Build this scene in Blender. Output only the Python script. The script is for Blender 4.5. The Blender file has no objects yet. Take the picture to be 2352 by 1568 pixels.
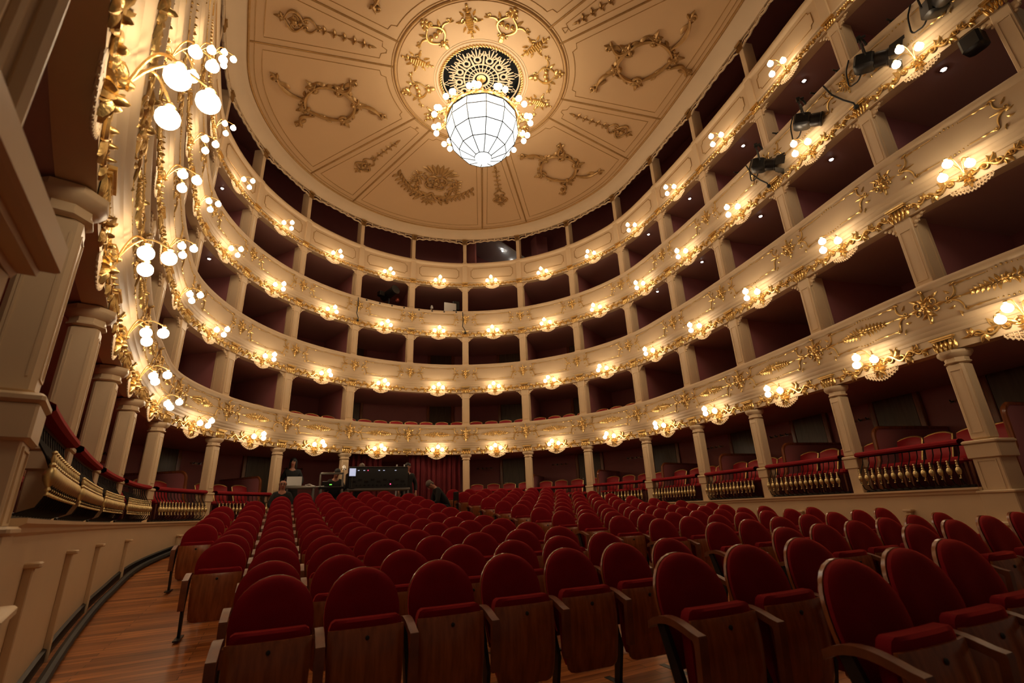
import bpy, bmesh, math, random
import numpy as np
from mathutils import Matrix, Vector, Euler
random.seed(7)
PI = math.pi
SC = bpy.context.scene
COL = SC.collection
D = math.radians

# ------------------------------------------------------------------ materials
def mat(name, col, rough=.5, metal=0., bump=0., bscale=40., vary=0., vscale=3., sheen=0., spec=.5, coat=0.):
    m = bpy.data.materials.new(name); m.use_nodes = True
    nt = m.node_tree; b = nt.nodes['Principled BSDF']
    b.inputs['Base Color'].default_value = (*col, 1)
    b.inputs['Roughness'].default_value = rough
    b.inputs['Metallic'].default_value = metal
    b.inputs['Specular IOR Level'].default_value = spec
    if sheen:
        b.inputs['Sheen Weight'].default_value = sheen
        b.inputs['Sheen Roughness'].default_value = .35
        b.inputs['Sheen Tint'].default_value = (1, .10, .06, 1)
    if coat: b.inputs['Coat Weight'].default_value = coat; b.inputs['Coat Roughness'].default_value = .12
    tc = nt.nodes.new('ShaderNodeTexCoord')
    if vary:
        n = nt.nodes.new('ShaderNodeTexNoise'); n.inputs['Scale'].default_value = vscale; n.inputs['Detail'].default_value = 4
        mx = nt.nodes.new('ShaderNodeMix'); mx.data_type = 'RGBA'
        mx.inputs[6].default_value = (*[c*(1-vary) for c in col], 1); mx.inputs[7].default_value = (*[min(1, c*(1+vary)) for c in col], 1)
        nt.links.new(tc.outputs['Object'], n.inputs['Vector']); nt.links.new(n.outputs['Fac'], mx.inputs[0]); nt.links.new(mx.outputs[2], b.inputs['Base Color'])
    if bump:
        n = nt.nodes.new('ShaderNodeTexNoise'); n.inputs['Scale'].default_value = bscale; n.inputs['Detail'].default_value = 3
        bp = nt.nodes.new('ShaderNodeBump'); bp.inputs['Strength'].default_value = bump; bp.inputs['Distance'].default_value = .01
        nt.links.new(tc.outputs['Object'], n.inputs['Vector']); nt.links.new(n.outputs['Fac'], bp.inputs['Height']); nt.links.new(bp.outputs['Normal'], b.inputs['Normal'])
    return m
def wood(name, c1, c2, rough, scale, axis, coat=0., planks=None):
    m = bpy.data.materials.new(name); m.use_nodes = True
    nt = m.node_tree; b = nt.nodes['Principled BSDF']
    b.inputs['Roughness'].default_value = rough
    if coat: b.inputs['Coat Weight'].default_value = coat; b.inputs['Coat Roughness'].default_value = .15
    tc = nt.nodes.new('ShaderNodeTexCoord'); mp = nt.nodes.new('ShaderNodeMapping')
    mp.inputs['Scale'].default_value = axis
    n = nt.nodes.new('ShaderNodeTexNoise'); n.inputs['Scale'].default_value = scale; n.inputs['Detail'].default_value = 6
    r = nt.nodes.new('ShaderNodeValToRGB'); r.color_ramp.elements[0].position = .3; r.color_ramp.elements[1].position = .72
    r.color_ramp.elements[0].color = (*c1, 1); r.color_ramp.elements[1].color = (*c2, 1)
    nt.links.new(tc.outputs['Object'], mp.inputs['Vector']); nt.links.new(mp.outputs['Vector'], n.inputs['Vector']); nt.links.new(n.outputs['Fac'], r.inputs['Fac'])
    out = r.outputs['Color']
    if planks:
        bk = nt.nodes.new('ShaderNodeTexBrick'); bk.inputs['Scale'].default_value = 1.
        bk.inputs['Color1'].default_value = (1, 1, 1, 1); bk.inputs['Color2'].default_value = (.42, .36, .32, 1); bk.inputs['Mortar'].default_value = (.12, .1, .08, 1)
        bk.inputs['Brick Width'].default_value = planks[0]; bk.inputs['Row Height'].default_value = planks[1]; bk.inputs['Mortar Size'].default_value = .003; bk.inputs['Bias'].default_value = -.1
        nt.links.new(tc.outputs['Object'], bk.inputs['Vector'])
        mx = nt.nodes.new('ShaderNodeMix'); mx.data_type = 'RGBA'; mx.blend_type = 'MULTIPLY'; mx.inputs[0].default_value = 1
        nt.links.new(out, mx.inputs[6]); nt.links.new(bk.outputs['Color'], mx.inputs[7]); out = mx.outputs[2]
    nt.links.new(out, b.inputs['Base Color'])
    return m
def emit(name, col, s):
    m = bpy.data.materials.new(name); m.use_nodes = True; nt = m.node_tree
    b = nt.nodes['Principled BSDF']; b.inputs['Base Color'].default_value = (.9, .9, .88, 1)
    b.inputs['Emission Color'].default_value = (*col, 1); b.inputs['Emission Strength'].default_value = s
    return m
M = dict(
    cream=mat('cream_paint', (.76, .565, .345), .5, bump=.05, bscale=25, vary=.05, vscale=2.5),
    ceil=mat('cream_ceiling_paint', (.68, .44, .225), .7, vary=.04, vscale=1.2),
    gold=mat('gilding', (.86, .58, .22), .33, .85, bump=.3, bscale=60, vary=.18, vscale=30),
    brass=mat('pale_brass', (.74, .58, .28), .36, .75, vary=.15, vscale=30),
    agold=mat('aged_gilding', (.44, .25, .085), .42, .45, vary=.3, vscale=12),
    maroon=mat('maroon_wall_paint', (.45, .175, .18), .6, vary=.1, vscale=2),
    soffit=mat('maroon_box_ceiling', (.50, .31, .28), .45),
    carpet=mat('dark_red_carpet', (.26, .08, .07), .95),
    velvet=mat('red_velvet', (.20, .0022, .0078), .85, bump=.25, bscale=300, vary=.15, vscale=8, sheen=1., spec=.15),
    rail=mat('red_velvet_rail', (.26, .006, .012), .8, bump=.2, bscale=200, sheen=.25, spec=.2),
    chairred=mat('bright_red_upholstery', (.38, .008, .013), .55, vary=.12, vscale=14, sheen=.2),
    curtain=mat('dark_red_curtain', (.13, .006, .010), .85, vary=.2, vscale=4, sheen=.2),
    black=mat('black_metal', (.008, .008, .008), .4),
    iron=mat('dark_wrought_iron', (.012, .009, .008), .4, .5),
    gray=mat('grey_metal', (.25, .24, .22), .35, .8),
    lgray=mat('light_grey_plastic', (.5, .5, .5), .5),
    hole=mat('dark_void', (.01, .009, .008), .9),
    cable=mat('black_rubber', (.010, .010, .010), .6),
    skin=mat('skin', (.42, .20, .13), .5),
    hair=mat('dark_hair', (.012, .009, .007), .6),
    ghair=mat('greying_hair', (.13, .10, .08), .7),
    cloth=mat('black_clothing', (.010, .010, .011), .9),
    white=mat('white_panel', (.62, .62, .60), .6),
    chrome=mat('polished_steel', (.7, .7, .7), .15, 1),
    wood=wood('seat_walnut', (.20, .054, .014), (.38, .112, .030), .26, 3., (9, 9, 1.2), coat=.25),
    woodl=wood('armrest_wood', (.13, .036, .013), (.21, .064, .024), .40, 4., (3, 3, 3), coat=.08),
    door=wood('dark_door_wood', (.075, .050, .030), (.13, .085, .050), .30, 3., (8, 8, .8)),
    floor=wood('plank_floor', (.30, .090, .022), (.66, .25, .070), .32, 2.2, (.8, 9, 1), planks=(1.6, .085)),
)
LAMP = (1., .77, .51)
M['globe'] = emit('lit_opal_globe', LAMP, 25.)
M['cglobe'] = emit('lit_chandelier_globe', LAMP, 29.)
M['bowl'] = emit('lit_opal_glass', (.97, 1., .94), 2.1)
M['down'] = emit('lit_downlight', (1., .93, .85), 40.)
M['screen'] = emit('lit_screen', (.9, .92, 1.), .35)
M['redled'] = emit('red_indicator_light', (1, .02, .1), 6.)
M['greenled'] = emit('green_indicator_light', (.1, 1, .05), 2.)
M['blueled'] = emit('pale_display_light', (.5, .65, 1.), .6)

# ------------------------------------------------------------------ mesh builder
class MB:
    def __init__(s): s.V = []; s.F = []; s.n = 0
    def add(s, V, F, X=None):
        V = np.asarray(V, float)
        if X is not None: V = V @ np.array(X.to_3x3()).T + np.array(X.translation)
        s.V.append(V); n = s.n; s.F += [tuple(i+n for i in f) for f in F]; s.n += len(V); return s
    def warp(s, fn):
        s.V = [fn(np.concatenate(s.V))] if s.V else []; return s
    def mesh(s, name, m, smooth=True):
        me = bpy.data.meshes.new(name)
        me.from_pydata(np.concatenate(s.V).tolist(), [], s.F); me.materials.append(m)
        if smooth:
            me.polygons.foreach_set('use_smooth', [True]*len(me.polygons))
            if hasattr(me, 'set_sharp_from_angle'): me.set_sharp_from_angle(angle=D(38))
        me.update(); return me
    def build(s, name, m, parent=None, smooth=True, mw=None):
        o = bpy.data.objects.new(name, s.mesh(name, m, smooth)); COL.objects.link(o)
        if parent is not None: o.parent = parent
        if mw is not None: o.matrix_world = mw
        return o
def box(mb, c, d, X=None):
    x, y, z = c; a, b, e = d[0]/2, d[1]/2, d[2]/2
    V = [(x+i*a, y+j*b, z+k*e) for i in (-1, 1) for j in (-1, 1) for k in (-1, 1)]
    F = [(0, 1, 3, 2), (4, 6, 7, 5), (0, 4, 5, 1), (2, 3, 7, 6), (0, 2, 6, 4), (1, 5, 7, 3)]
    return mb.add(V, F, X)
def bbox(mb, c, d, r=.01, X=None):       # box with chamfered vertical edges and top
    x, y, z = c; a, b, h = d[0]/2, d[1]/2, d[2]/2
    def ring(q, zz): return [(x-a+q, y-b, zz), (x+a-q, y-b, zz), (x+a, y-b+q, zz), (x+a, y+b-q, zz), (x+a-q, y+b, zz), (x-a+q, y+b, zz), (x-a, y+b-q, zz), (x-a, y-b+q, zz)]
    def ringi(q, zz): a2, b2 = a-q, b-q; return [(x-a2+q, y-b2, zz), (x+a2-q, y-b2, zz), (x+a2, y-b2+q, zz), (x+a2, y+b2-q, zz), (x+a2-q, y+b2, zz), (x-a2+q, y+b2, zz), (x-a2, y+b2-q, zz), (x-a2, y-b2+q, zz)]
    R = [ringi(r, z-h), ring(r, z-h+r), ring(r, z+h-r), ringi(r, z+h)]
    V = sum(R, []); F = [tuple(range(7, -1, -1)), tuple(range(24, 32))]
    for k in range(3):
        for i in range(8): j = (i+1) % 8; F.append((k*8+i, k*8+j, k*8+8+j, k*8+8+i))
    return mb.add(V, F, X)
def lathe(mb, prof, n=12, X=None, sq=False):
    V = []; F = []
    for r, z in prof:
        for i in range(n):
            a = 2*PI*(i+.5)/n; V.append((r*math.cos(a), r*math.sin(a), z))
    for k in range(len(prof)-1):
        for i in range(n): j = (i+1) % n; F.append((k*n+i, k*n+j, k*n+n+j, k*n+n+i))
    F.append(tuple(range(n-1, -1, -1))); F.append(tuple(range((len(prof)-1)*n, len(prof)*n)))
    return mb.add(V, F, X)
def tube(mb, P, r, n=6, closed=False, X=None, flat=1., caps=True):
    P = np.asarray(P, float); m = len(P); r = np.broadcast_to(np.asarray(r, float), (m,))
    T = np.roll(P, -1, 0)-np.roll(P, 1, 0)
    if not closed: T[0] = P[1]-P[0]; T[-1] = P[-1]-P[-2]
    T /= np.maximum(np.linalg.norm(T, axis=1), 1e-9)[:, None]
    up = np.array((0, 0, 1.)) if abs(T[0][2]) < .9 else np.array((0, 1., 0))
    V = []; N = up-T[0]*T[0].dot(up); N /= np.linalg.norm(N)
    cs = [(math.cos(2*PI*i/n), math.sin(2*PI*i/n)) for i in range(n)]
    for i in range(m):
        N = N-T[i]*T[i].dot(N); N /= max(np.linalg.norm(N), 1e-9); B = np.cross(T[i], N)
        for c, s in cs: V.append(P[i]+r[i]*(c*N*flat+s*B))
    F = []
    for k in range(m if closed else m-1):
        k2 = (k+1) % m
        for i in range(n): j = (i+1) % n; F.append((k*n+i, k*n+j, k2*n+j, k2*n+i))
    if not closed and caps: F += [tuple(range(n-1, -1, -1)), tuple(range((m-1)*n, m*n))]
    return mb.add(V, F, X)
_sph = {}
def sph(mb, c, r, nu=10, nv=7, X=None):
    k = (nu, nv)
    if k not in _sph:
        V = [(0, 0, -1)]; F = []
        for j in range(1, nv):
            b = -PI/2+PI*j/nv
            V += [(math.cos(b)*math.cos(2*PI*i/nu), math.cos(b)*math.sin(2*PI*i/nu), math.sin(b)) for i in range(nu)]
        V.append((0, 0, 1)); t = len(V)-1
        for i in range(nu):
            j = (i+1) % nu; F.append((0, 1+j, 1+i)); F.append((t, t-nu+i, t-nu+j))
            for q in range(nv-2): F.append((1+q*nu+i, 1+q*nu+j, 1+q*nu+nu+j, 1+q*nu+nu+i))
        _sph[k] = (np.array(V), F)
    V, F = _sph[k]; r = np.array(r if hasattr(r, '__len__') else (r, r, r))
    return mb.add(V*r+np.array(c), F, X)
def grid(mb, G, X=None, closed_u=False, flip=False):   # G: (nv, nu, 3)
    G = np.asarray(G, float); nv, nu = G.shape[:2]; F = []
    for j in range(nv-1):
        for i in range(nu if closed_u else nu-1):
            i2 = (i+1) % nu; f = (j*nu+i, j*nu+i2, j*nu+nu+i2, j*nu+nu+i); F.append(f[::-1] if flip else f)
    return mb.add(G.reshape(-1, 3), F, X)
def extrude(mb, poly, axis, a, b, X=None):   # polygon in the plane across 'axis' pulled from a to b
    n = len(poly)
    def P(p, t): return {'x': (t, p[0], p[1]), 'y': (p[0], t, p[1]), 'z': (p[0], p[1], t)}[axis]
    V = [P(p, a) for p in poly]+[P(p, b) for p in poly]
    F = [tuple(range(n-1, -1, -1)), tuple(range(n, 2*n))]+[(i, (i+1) % n, n+(i+1) % n, n+i) for i in range(n)]
    return mb.add(V, F, X)
def MX(loc=(0, 0, 0), rot=(0, 0, 0), s=1.):
    return Matrix.Translation(loc) @ Euler(rot).to_matrix().to_4x4() @ Matrix.Diagonal((*(s if hasattr(s, '__len__') else (s, s, s)), 1))

# ------------------------------------------------------------------ object helpers
def tag(o, label, cat, group=None, kind=None):
    o['label'] = label; o['category'] = cat
    if group: o['group'] = group
    if kind: o['kind'] = kind
    return o
def empty(name, loc=(0, 0, 0), rz=0., label=None, cat=None, group=None):
    o = bpy.data.objects.new(name, None); COL.objects.link(o); o.location = loc; o.rotation_euler = (0, 0, rz); o.empty_display_size = .1
    if label: tag(o, label, cat, group)
    return o
KIDS = {}
def kids(o): return list(o.children)
def dup(o, parent=None, cache={}):
    c = o.copy(); COL.objects.link(c)
    if parent is not None: c.parent = parent
    for ch in list(o.children): dup(ch, c)
    return c
ORD = ['first', 'second', 'third', 'fourth', 'fifth', 'sixth', 'seventh', 'eighth', 'ninth', 'tenth', 'eleventh', 'twelfth', 'thirteenth', 'fourteenth', 'fifteenth', 'sixteenth']

# ------------------------------------------------------------------ the horseshoe
HP = [(0, 15.55), (1.872, 15.227), (3.63, 14.227), (4.90, 12.709), (5.592, 10.83), (5.574, 8.88), (5.362, 7.04), (5.008, 5.07), (4.587, 3.163), (4.30, 1.40), (3.93, -.45)]
_k = np.array([-k for k in range(10, 0, -1)]+list(range(0, 11)), float)
HL = list(HP); HL[9] = (4.02, 1.26); HL[10] = (3.40, -.5); HP[9] = (4.42, 1.36); HP[10] = (4.25, -.5)
_p = np.array([(-HL[k][0], HL[k][1]) for k in range(10, 0, -1)]+[HP[k] for k in range(0, 11)])
def _spline(q):
    q = np.atleast_1d(q); i = np.clip(np.floor(q).astype(int)+10, 1, len(_p)-3); t = (q-_k[i])[:, None]
    p0, p1, p2, p3 = _p[i-1], _p[i], _p[i+1], _p[i+2]
    return .5*((2*p1)+(-p0+p2)*t+(2*p0-5*p1+4*p2-p3)*t**2+(-p0+3*p1-3*p2+p3)*t**3)
_q = np.linspace(-9, 9, 1801); _c = _spline(_q)
_s = np.concatenate([[0], np.cumsum(np.hypot(*np.diff(_c, axis=0).T))]); _s -= _s[900]
_t = np.gradient(_c, axis=0); _t /= np.hypot(*_t.T)[:, None]
_n = np.stack([_t[:, 1], -_t[:, 0]], 1)                     # points into the hall
def S_of(k): return float(np.interp(k, _q, _s))
def curve(s):
    s = np.asarray(s, float)
    P = np.stack([np.interp(s, _s, _c[:, i]) for i in (0, 1)], -1); N = np.stack([np.interp(s, _s, _n[:, i]) for i in (0, 1)], -1)
    N /= np.linalg.norm(N, axis=-1)[..., None]
    return P, N
def frame(k, off=0., z=0., s=None):       # x along the wall, y into the hall, z up
    P, N = curve(S_of(k) if s is None else s); p = P+N*off
    return Matrix(((N[1], N[0], 0, p[0]), (-N[0], N[1], 0, p[1]), (0, 0, 1, z), (0, 0, 0, 1)))
def sweep(mb, prof, k0=-9., k1=9., step=.16, closed=False, X=None):
    s0, s1 = S_of(k0), S_of(k1); n = max(2, int((s1-s0)/step)+1)
    P, N = curve(np.linspace(s0, s1, n)); pr = list(prof)+([prof[0]] if closed else [])
    G = np.array([[(P[i][0]+N[i][0]*o, P[i][1]+N[i][1]*o, z) for i in range(n)] for o, z in pr])
    grid(mb, G, flip=True)
    if closed:
        m = len(prof); base = mb.n-len(pr)*n
        mb.F.append(tuple(base+j*n for j in range(m))); mb.F.append(tuple(base+j*n+n-1 for j in range(m-1, -1, -1)))
    return mb
def warp_to(s0, z0, offz):               # (u, w, v) local -> world on the front; u along, v up, w out
    def fn(V):
        u, w, v = V[:, 0], V[:, 1], V[:, 2]; P, N = curve(s0-u); z = z0+v
        o = offz(z)+w
        return np.stack([P[:, 0]+N[:, 0]*o, P[:, 1]+N[:, 1]*o, z], 1)
    return fn
BAYS = [k+.5 for k in range(-9, 9)]
def side(k):
    a = abs(k)
    if k == 0: return 'on the centre line'
    return '%s %s of centre' % (ORD[int(round(a))-1], 'right' if k > 0 else 'left')
def bside(b): return '%s bay %s of centre' % (ORD[int(abs(b)-.5)], 'right' if b > 0 else 'left')

TB = {1: 3.01, 2: 5.06, 3: 7.10, 4: 9.08}
TT = {1: 3.95, 2: 6.03, 3: 8.04, 4: 10.03}
CZ = 11.28
TN = {1: 'first', 2: 'second', 3: 'third', 4: 'top'}
PR = [(.015, 0), (.015, .22), (.03, .225), (.045, .25), (.045, .268), (.07, .29), (.088, .32), (.088, .335), (.112, .36), (.125, .39), (.125, .408), (.105, .415), (.108, .5), (.122, .65), (.128, .8), (.122, .89), (.14, .905), (.158, .93), (.16, .965), (.148, 1.)]
PR4 = [(.015, 0), (.015, .15), (.045, .165), (.055, .195), (.035, .215), (.03, .23), (.03, .86), (.05, .88), (.075, .91), (.08, .96), (.07, 1.)]
def prof(t):
    b, h = TB[t], TT[t]-TB[t]
    return [(o, b+f*h) for o, f in (PR4 if t == 4 else PR)]
def offz(t):
    p = prof(t); zz = np.array([q[1] for q in p]); oo = np.array([q[0] for q in p])
    return lambda z: np.interp(z, zz+np.arange(len(zz))*1e-6, oo)
# ------------------------------------------------------------------ gilded relief, drawn in (u, w, v): u along, v up, w out
def leaf(mb, u, v, ang, L, W, H=.02, bend=0.):
    V = []; nt = 6
    for i in range(nt):
        t = i/(nt-1); wd = W*math.sin(PI*min(1, t**.75*.97+.03))*.5+.0006; a = ang+bend*t
        cu = L*t*math.cos(ang+bend*t*.5); cv = L*t*math.sin(ang+bend*t*.5)
        for k, q in ((-1, .1), (-.5, .75), (0, 1.), (.5, .75), (1, .1)):
            V.append((u+cu-math.sin(a)*wd*k, H*q*(.35+.65*math.sin(PI*(t*.8+.15))), v+cv+math.cos(a)*wd*k))
    F = [(j*5+i, j*5+i+1, j*5+6+i, j*5+5+i) for j in range(nt-1) for i in range(4)]
    mb.add(V, F)
def ball(mb, u, v, r, h=None): sph(mb, (u, (h or r)*.5, v), (r, h or r, r), 8, 6)
def spiral(mb, u, v, r0, r1, a0, a1, th, n=6, w=None):
    m = max(8, int(abs(a1-a0)*3.2)); t = np.linspace(0, 1, m); a = a0+(a1-a0)*t; r = r0+(r1-r0)*t
    P = np.stack([u+r*np.cos(a), np.full(m, (w or th)*.6)+t*th*.5, v+r*np.sin(a)], 1)
    tube(mb, P, th*(1-.45*t), n); sph(mb, P[-1], th*1.15, 6, 5); return P[0]
def cscroll(mb, u0, v0, u1, v1, bow, r, th, s=1):    # a C of given bow with a curl at both ends
    m = 14; t = np.linspace(0, 1, m); du, dv = u1-u0, v1-v0; L = math.hypot(du, dv); nu, nv_ = -dv/L, du/L
    b = 4*bow*t*(1-t)*s
    P = np.stack([u0+du*t+nu*b, np.full(m, th*.7), v0+dv*t+nv_*b], 1)
    tube(mb, P, th*(.55+.6*np.sin(PI*t)), 6)
    for (pu, pv), (qu, qv), sg in (((P[0][0], P[0][2]), (P[1][0], P[1][2]), -s), ((P[-1][0], P[-1][2]), (P[-2][0], P[-2][2]), s)):
        d = math.atan2(pv-qv, pu-qu); c = d-sg*PI/2*-1
        cu, cv = pu+r*math.cos(c), pv+r*math.sin(c)
        a0 = c+PI; spiral(mb, cu, cv, r, r*.25, a0, a0+sg*PI*1.6*1, th*.7, 5)
def fan(mb, u, v, ang, n, spread, L, W, H=.02):
    for i in range(n):
        q = (i-(n-1)/2)/max(1, (n-1)/2); leaf(mb, u, v, ang+q*spread, L*(1-.25*abs(q)), W, H, bend=q*.5)
def flower(mb, u, v, r, n=6, H=.03):
    for i in range(n): leaf(mb, u, v, 2*PI*i/n, r, r*.8, H*.7)
    ball(mb, u, v, r*.3, H)
def garland(mb, L, h, rich=1):
    """frieze scrollwork of one bay: from the middle out to both sides"""
    for sd in (-1, 1):
        u = .10; i = 0; a = h*.42
        while u < L:
            f = 1-.5*(u/L); st = h*1.05*f; up = 1 if i % 2 == 0 else -1
            m = 9; t = np.linspace(0, 1, m)
            P = np.stack([sd*(u+st*t), np.full(m, .016), up*a*f*np.sin(PI*t)*.8], 1); tube(mb, P, .017*f*(1+.4*np.sin(PI*t)), 6)
            cu, cv = sd*(u+st*.52), up*a*f*.05
            spiral(mb, cu, cv, st*.36, st*.10, PI/2*up, PI/2*up-sd*up*PI*1.5, .019*f, 6)
            ball(mb, cu, cv, .028*f, .045)
            for q, (l, w) in zip((.5, 1.1, -.3), ((.62, .3), (.5, .26), (.45, .24))):
                leaf(mb, sd*(u+st*.85), up*a*f*.35, (0 if sd > 0 else PI)+sd*up*q, st*l*1.35, st*w*1.7, .032, bend=sd*up*.8)
            u += st; i += 1
        leaf(mb, sd*u, 0, 0 if sd > 0 else PI, .13, .035, .02); ball(mb, sd*(u+.02), 0, .014)
def boss(mb, r):
    fan(mb, 0, -r*.1, PI/2, 5, 1.1, r*1.2, r*.42, .05); fan(mb, 0, 0, -PI/2, 5, 1.2, r*1.15, r*.42, .05)
    for sd in (-1, 1):
        spiral(mb, sd*r*.75, .01, r*.5, r*.12, PI/2, PI/2-sd*PI*1.7, .018, 6); leaf(mb, sd*r*.8, 0, 0 if sd > 0 else PI, r*.9, r*.45, .04, bend=sd*.6)
    ball(mb, 0, 0, r*.34, .06)
def frame_scroll(mb, L, hh, big):
    """rods and C-scroll ends framing one panel; L half-length, hh half-height"""
    for sd in (-1, 1):
        ue = sd*L
        cscroll(mb, ue-sd*.10, hh*.85, ue, hh*.05, .045, .032, .012, -sd); cscroll(mb, ue, -hh*.05, ue-sd*.13, -hh*.9, .05, .034, .012, -sd)
        for q, a in ((.9, 2.3), (.45, .4), (-.1, -.3), (-.5, -.6), (-.95, -2.2)): leaf(mb, ue-sd*.05*(abs(q)+.3), q*hh, (0 if sd > 0 else PI)+sd*a, .085, .035, .02, bend=sd*.8)
        leaf(mb, ue-sd*.02, 0, PI if sd > 0 else 0, .16, .03, .018)
        for q in (1, -1):
            tube(mb, [(ue-sd*.14, .006, q*hh*.93), (sd*.17, .006, q*hh*.93)], .0065, 5); leaf(mb, ue-sd*.13, q*hh*.93, PI if sd > 0 else 0, .12, .03, .018)
            leaf(mb, sd*.30, q*hh*.93, 0 if sd > 0 else PI, .1, .03, .018)
    for q in (1, -1):
        for i in range(7): ball(mb, (i-3)*.05, q*hh*.93+.008*(3-abs(i-3))*q, .014-.002*abs(i-3))
    if big:
        for sd in (-1, 1):
            for i in range(6):
                u = sd*(.06+i*.055); leaf(mb, u, .02-.004*i, (0 if sd > 0 else PI)+sd*(.8-.1*i), .10-.008*i, .045, .03, bend=sd*.9)
                leaf(mb, u, -.0, (0 if sd > 0 else PI)-sd*(.8-.1*i), .10-.008*i, .045, .03, bend=-sd*.9)
                spiral(mb, u, .0, .028, .008, 0, sd*PI*1.5, .009, 5)
            leaf(mb, sd*.36, 0, 0 if sd > 0 else PI, .14, .03, .02); ball(mb, sd*.5, .0, .013)
        flower(mb, 0, .02, .075, 7, .05)
def cartouche(mb, s):
    flower(mb, 0, 0, .10*s, 6, .05); fan(mb, 0, .07*s, PI/2, 3, .7, .16*s, .06*s, .03); fan(mb, 0, -.07*s, -PI/2, 3, .7, .15*s, .06*s, .03)
    ball(mb, 0, .22*s, .024*s); ball(mb, 0, -.21*s, .02*s)
    for sd in (-1, 1):
        spiral(mb, sd*.09*s, .06*s, .055*s, .015*s, -PI/2, -PI/2+sd*PI*1.7, .012*s, 5); spiral(mb, sd*.10*s, -.05*s, .05*s, .013*s, PI/2, PI/2-sd*PI*1.7, .012*s, 5)
        leaf(mb, sd*.11*s, 0, 0 if sd > 0 else PI, .12*s, .05*s, .03); leaf(mb, sd*.09*s, .1*s, PI/2-sd*.7, .11*s, .045*s, .03, bend=-sd*.6)
def skirt(mb, half, drop):
    """pierced lambrequin hanging below the lamp: scalloped fretwork"""
    n = 12; us = np.linspace(-half, half, n*8+1)
    def lo(u): return -.015-drop*(1-abs(u/half)**1.7)
    ph = (us+half)/(2*half)*n*PI
    tube(mb, [(u, .01, lo(u)-.014*abs(math.sin(q))) for u, q in zip(us, ph)], .011, 5)
    tube(mb, [(u, .01, lo(u)*.55) for u in us[4:-4:4]], .010, 5); tube(mb, [(u, .01, .012) for u in us[::8]], .012, 5)
    for i in range(n+1):
        u = -half+2*half*i/n; l = lo(u)
        tube(mb, [(u, .01, .015), (u*.98, .01, l)], .009, 5)
        if i < n:
            um = u+half/n; lm = lo(um)
            if lm < -.05: spiral(mb, um, lm*.28, half/n*.62, half/n*.2, 0, (1 if um > 0 else -1)*5.5, .008, 5, w=.01); leaf(mb, um, lm*.45, -PI/2, -lm*.5, half/n*1.1, .02)
            sph(mb, (um, .01, lm-.022), (.014, .010, .014), 6, 5)
# ------------------------------------------------------------------ balcony tiers
def structure(o, label, cat): return tag(o, label, cat, kind='structure')
def balcony(t):
    b, h = TB[t], TT[t]-TB[t]; oz = offz(t)
    m = MB(); pr = prof(t); sweep(m, [(-.16, b)]+[(0, b)]+pr+[(-.12, TT[t])])
    o = m.build('balcony_front', M['cream'])
    tag(o, 'cream curved balcony front of the %s tier%s' % (TN[t], {1: ', just above the ground boxes', 4: ', plain panels below the open gallery'}.get(t, '')), 'balcony', 'balcony fronts of the four tiers', 'structure')
    m = MB(); sweep(m, [(-.11, TT[t]-.002), (-.02, TT[t]+.012), (-.05, TT[t]+.028), (-.17, TT[t]+.028), (-.18, TT[t]-.1)]); q = m.build('velvet_armrest', M['rail'], o); q['label'] = 'dark red velvet strip'
    fz = b+h*.11 if t < 4 else b+h*.075
    for bay in BAYS:
        s0 = (S_of(bay-.5)+S_of(bay+.5))/2; W = (S_of(bay+.5)-S_of(bay-.5))/2
        m = MB()
        if t == 1:
            garland(m, W-.34, .20); boss(m, .11); fan(m, 0, -.075, -PI/2, 5, 1.15, .14, .06, .055); fan(m, 0, -.06, -PI/2, 4, 1.4, .17, .05, .045); ball(m, 0, -.10, .03, .07)
        elif t < 4: garland(m, W-.20, .165); boss(m, .085); fan(m, 0, -.07, -PI/2, 3, .9, .11, .05, .05)
        else: garland(m, W-.18, .105); boss(m, .07)
        q = m.warp(warp_to(s0, fz, oz)).build('gilded_garland', M['gold'], o)
        m = MB()
        if t < 4:
            frame_scroll(m, W-.28, h*.205, t == 1); m.warp(warp_to(s0, b+h*.66, oz)).build('gilded_panel_frame', M['gold'], o)
        else:
            c, L, H = .08, W-.22, h*.21
            P = []
            for su, sv, fl in ((1, 1, 0), (1, -1, 1), (-1, -1, 0), (-1, 1, 1)):
                A = [(su*(L-c), sv*H), (su*(L-c*.8), sv*(H-c*.7)), (su*(L-.01), sv*(H-c))]; P += (A if not fl else A[::-1])
            tube(m, [(u, .004, v) for u, v in P], .009, 5, closed=True); m.warp(warp_to(s0, b+h*.55, oz)).build('panel_moulding', M['agold'], o)
        m = MB(); skirt(m, .28 if t == 1 else .24, .105 if t == 1 else .075); q = m.warp(warp_to(s0, b, lambda z: np.full_like(z, .0))).build('pierced_lambrequin', M['cream'], o)
    for k in range(-8, 9):
        m = MB()
        if t < 4:
            cartouche(m, 1.05 if t == 1 else .85); m.warp(warp_to(S_of(k), b+h*.66, oz)).build('gilded_cartouche', M['gold'], o)
    if t == 4: pass
    # slab behind the front: soffit of the boxes below, floor of the boxes above
    m = MB(); ft = b+(.27 if t == 1 else .16); sweep(m, [(-.01, b+.015), (-.01, ft), (-2.3, ft), (-2.3, b+.015)], step=.3, closed=True)
    f = m.build('ceiling_of_boxes', M['soffit']); structure(f, 'dark maroon box ceiling and floor slab under the %s tier' % TN[t], 'ceiling')
    return o
BAL = {t: balcony(t) for t in (1, 2, 3, 4)}

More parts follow.
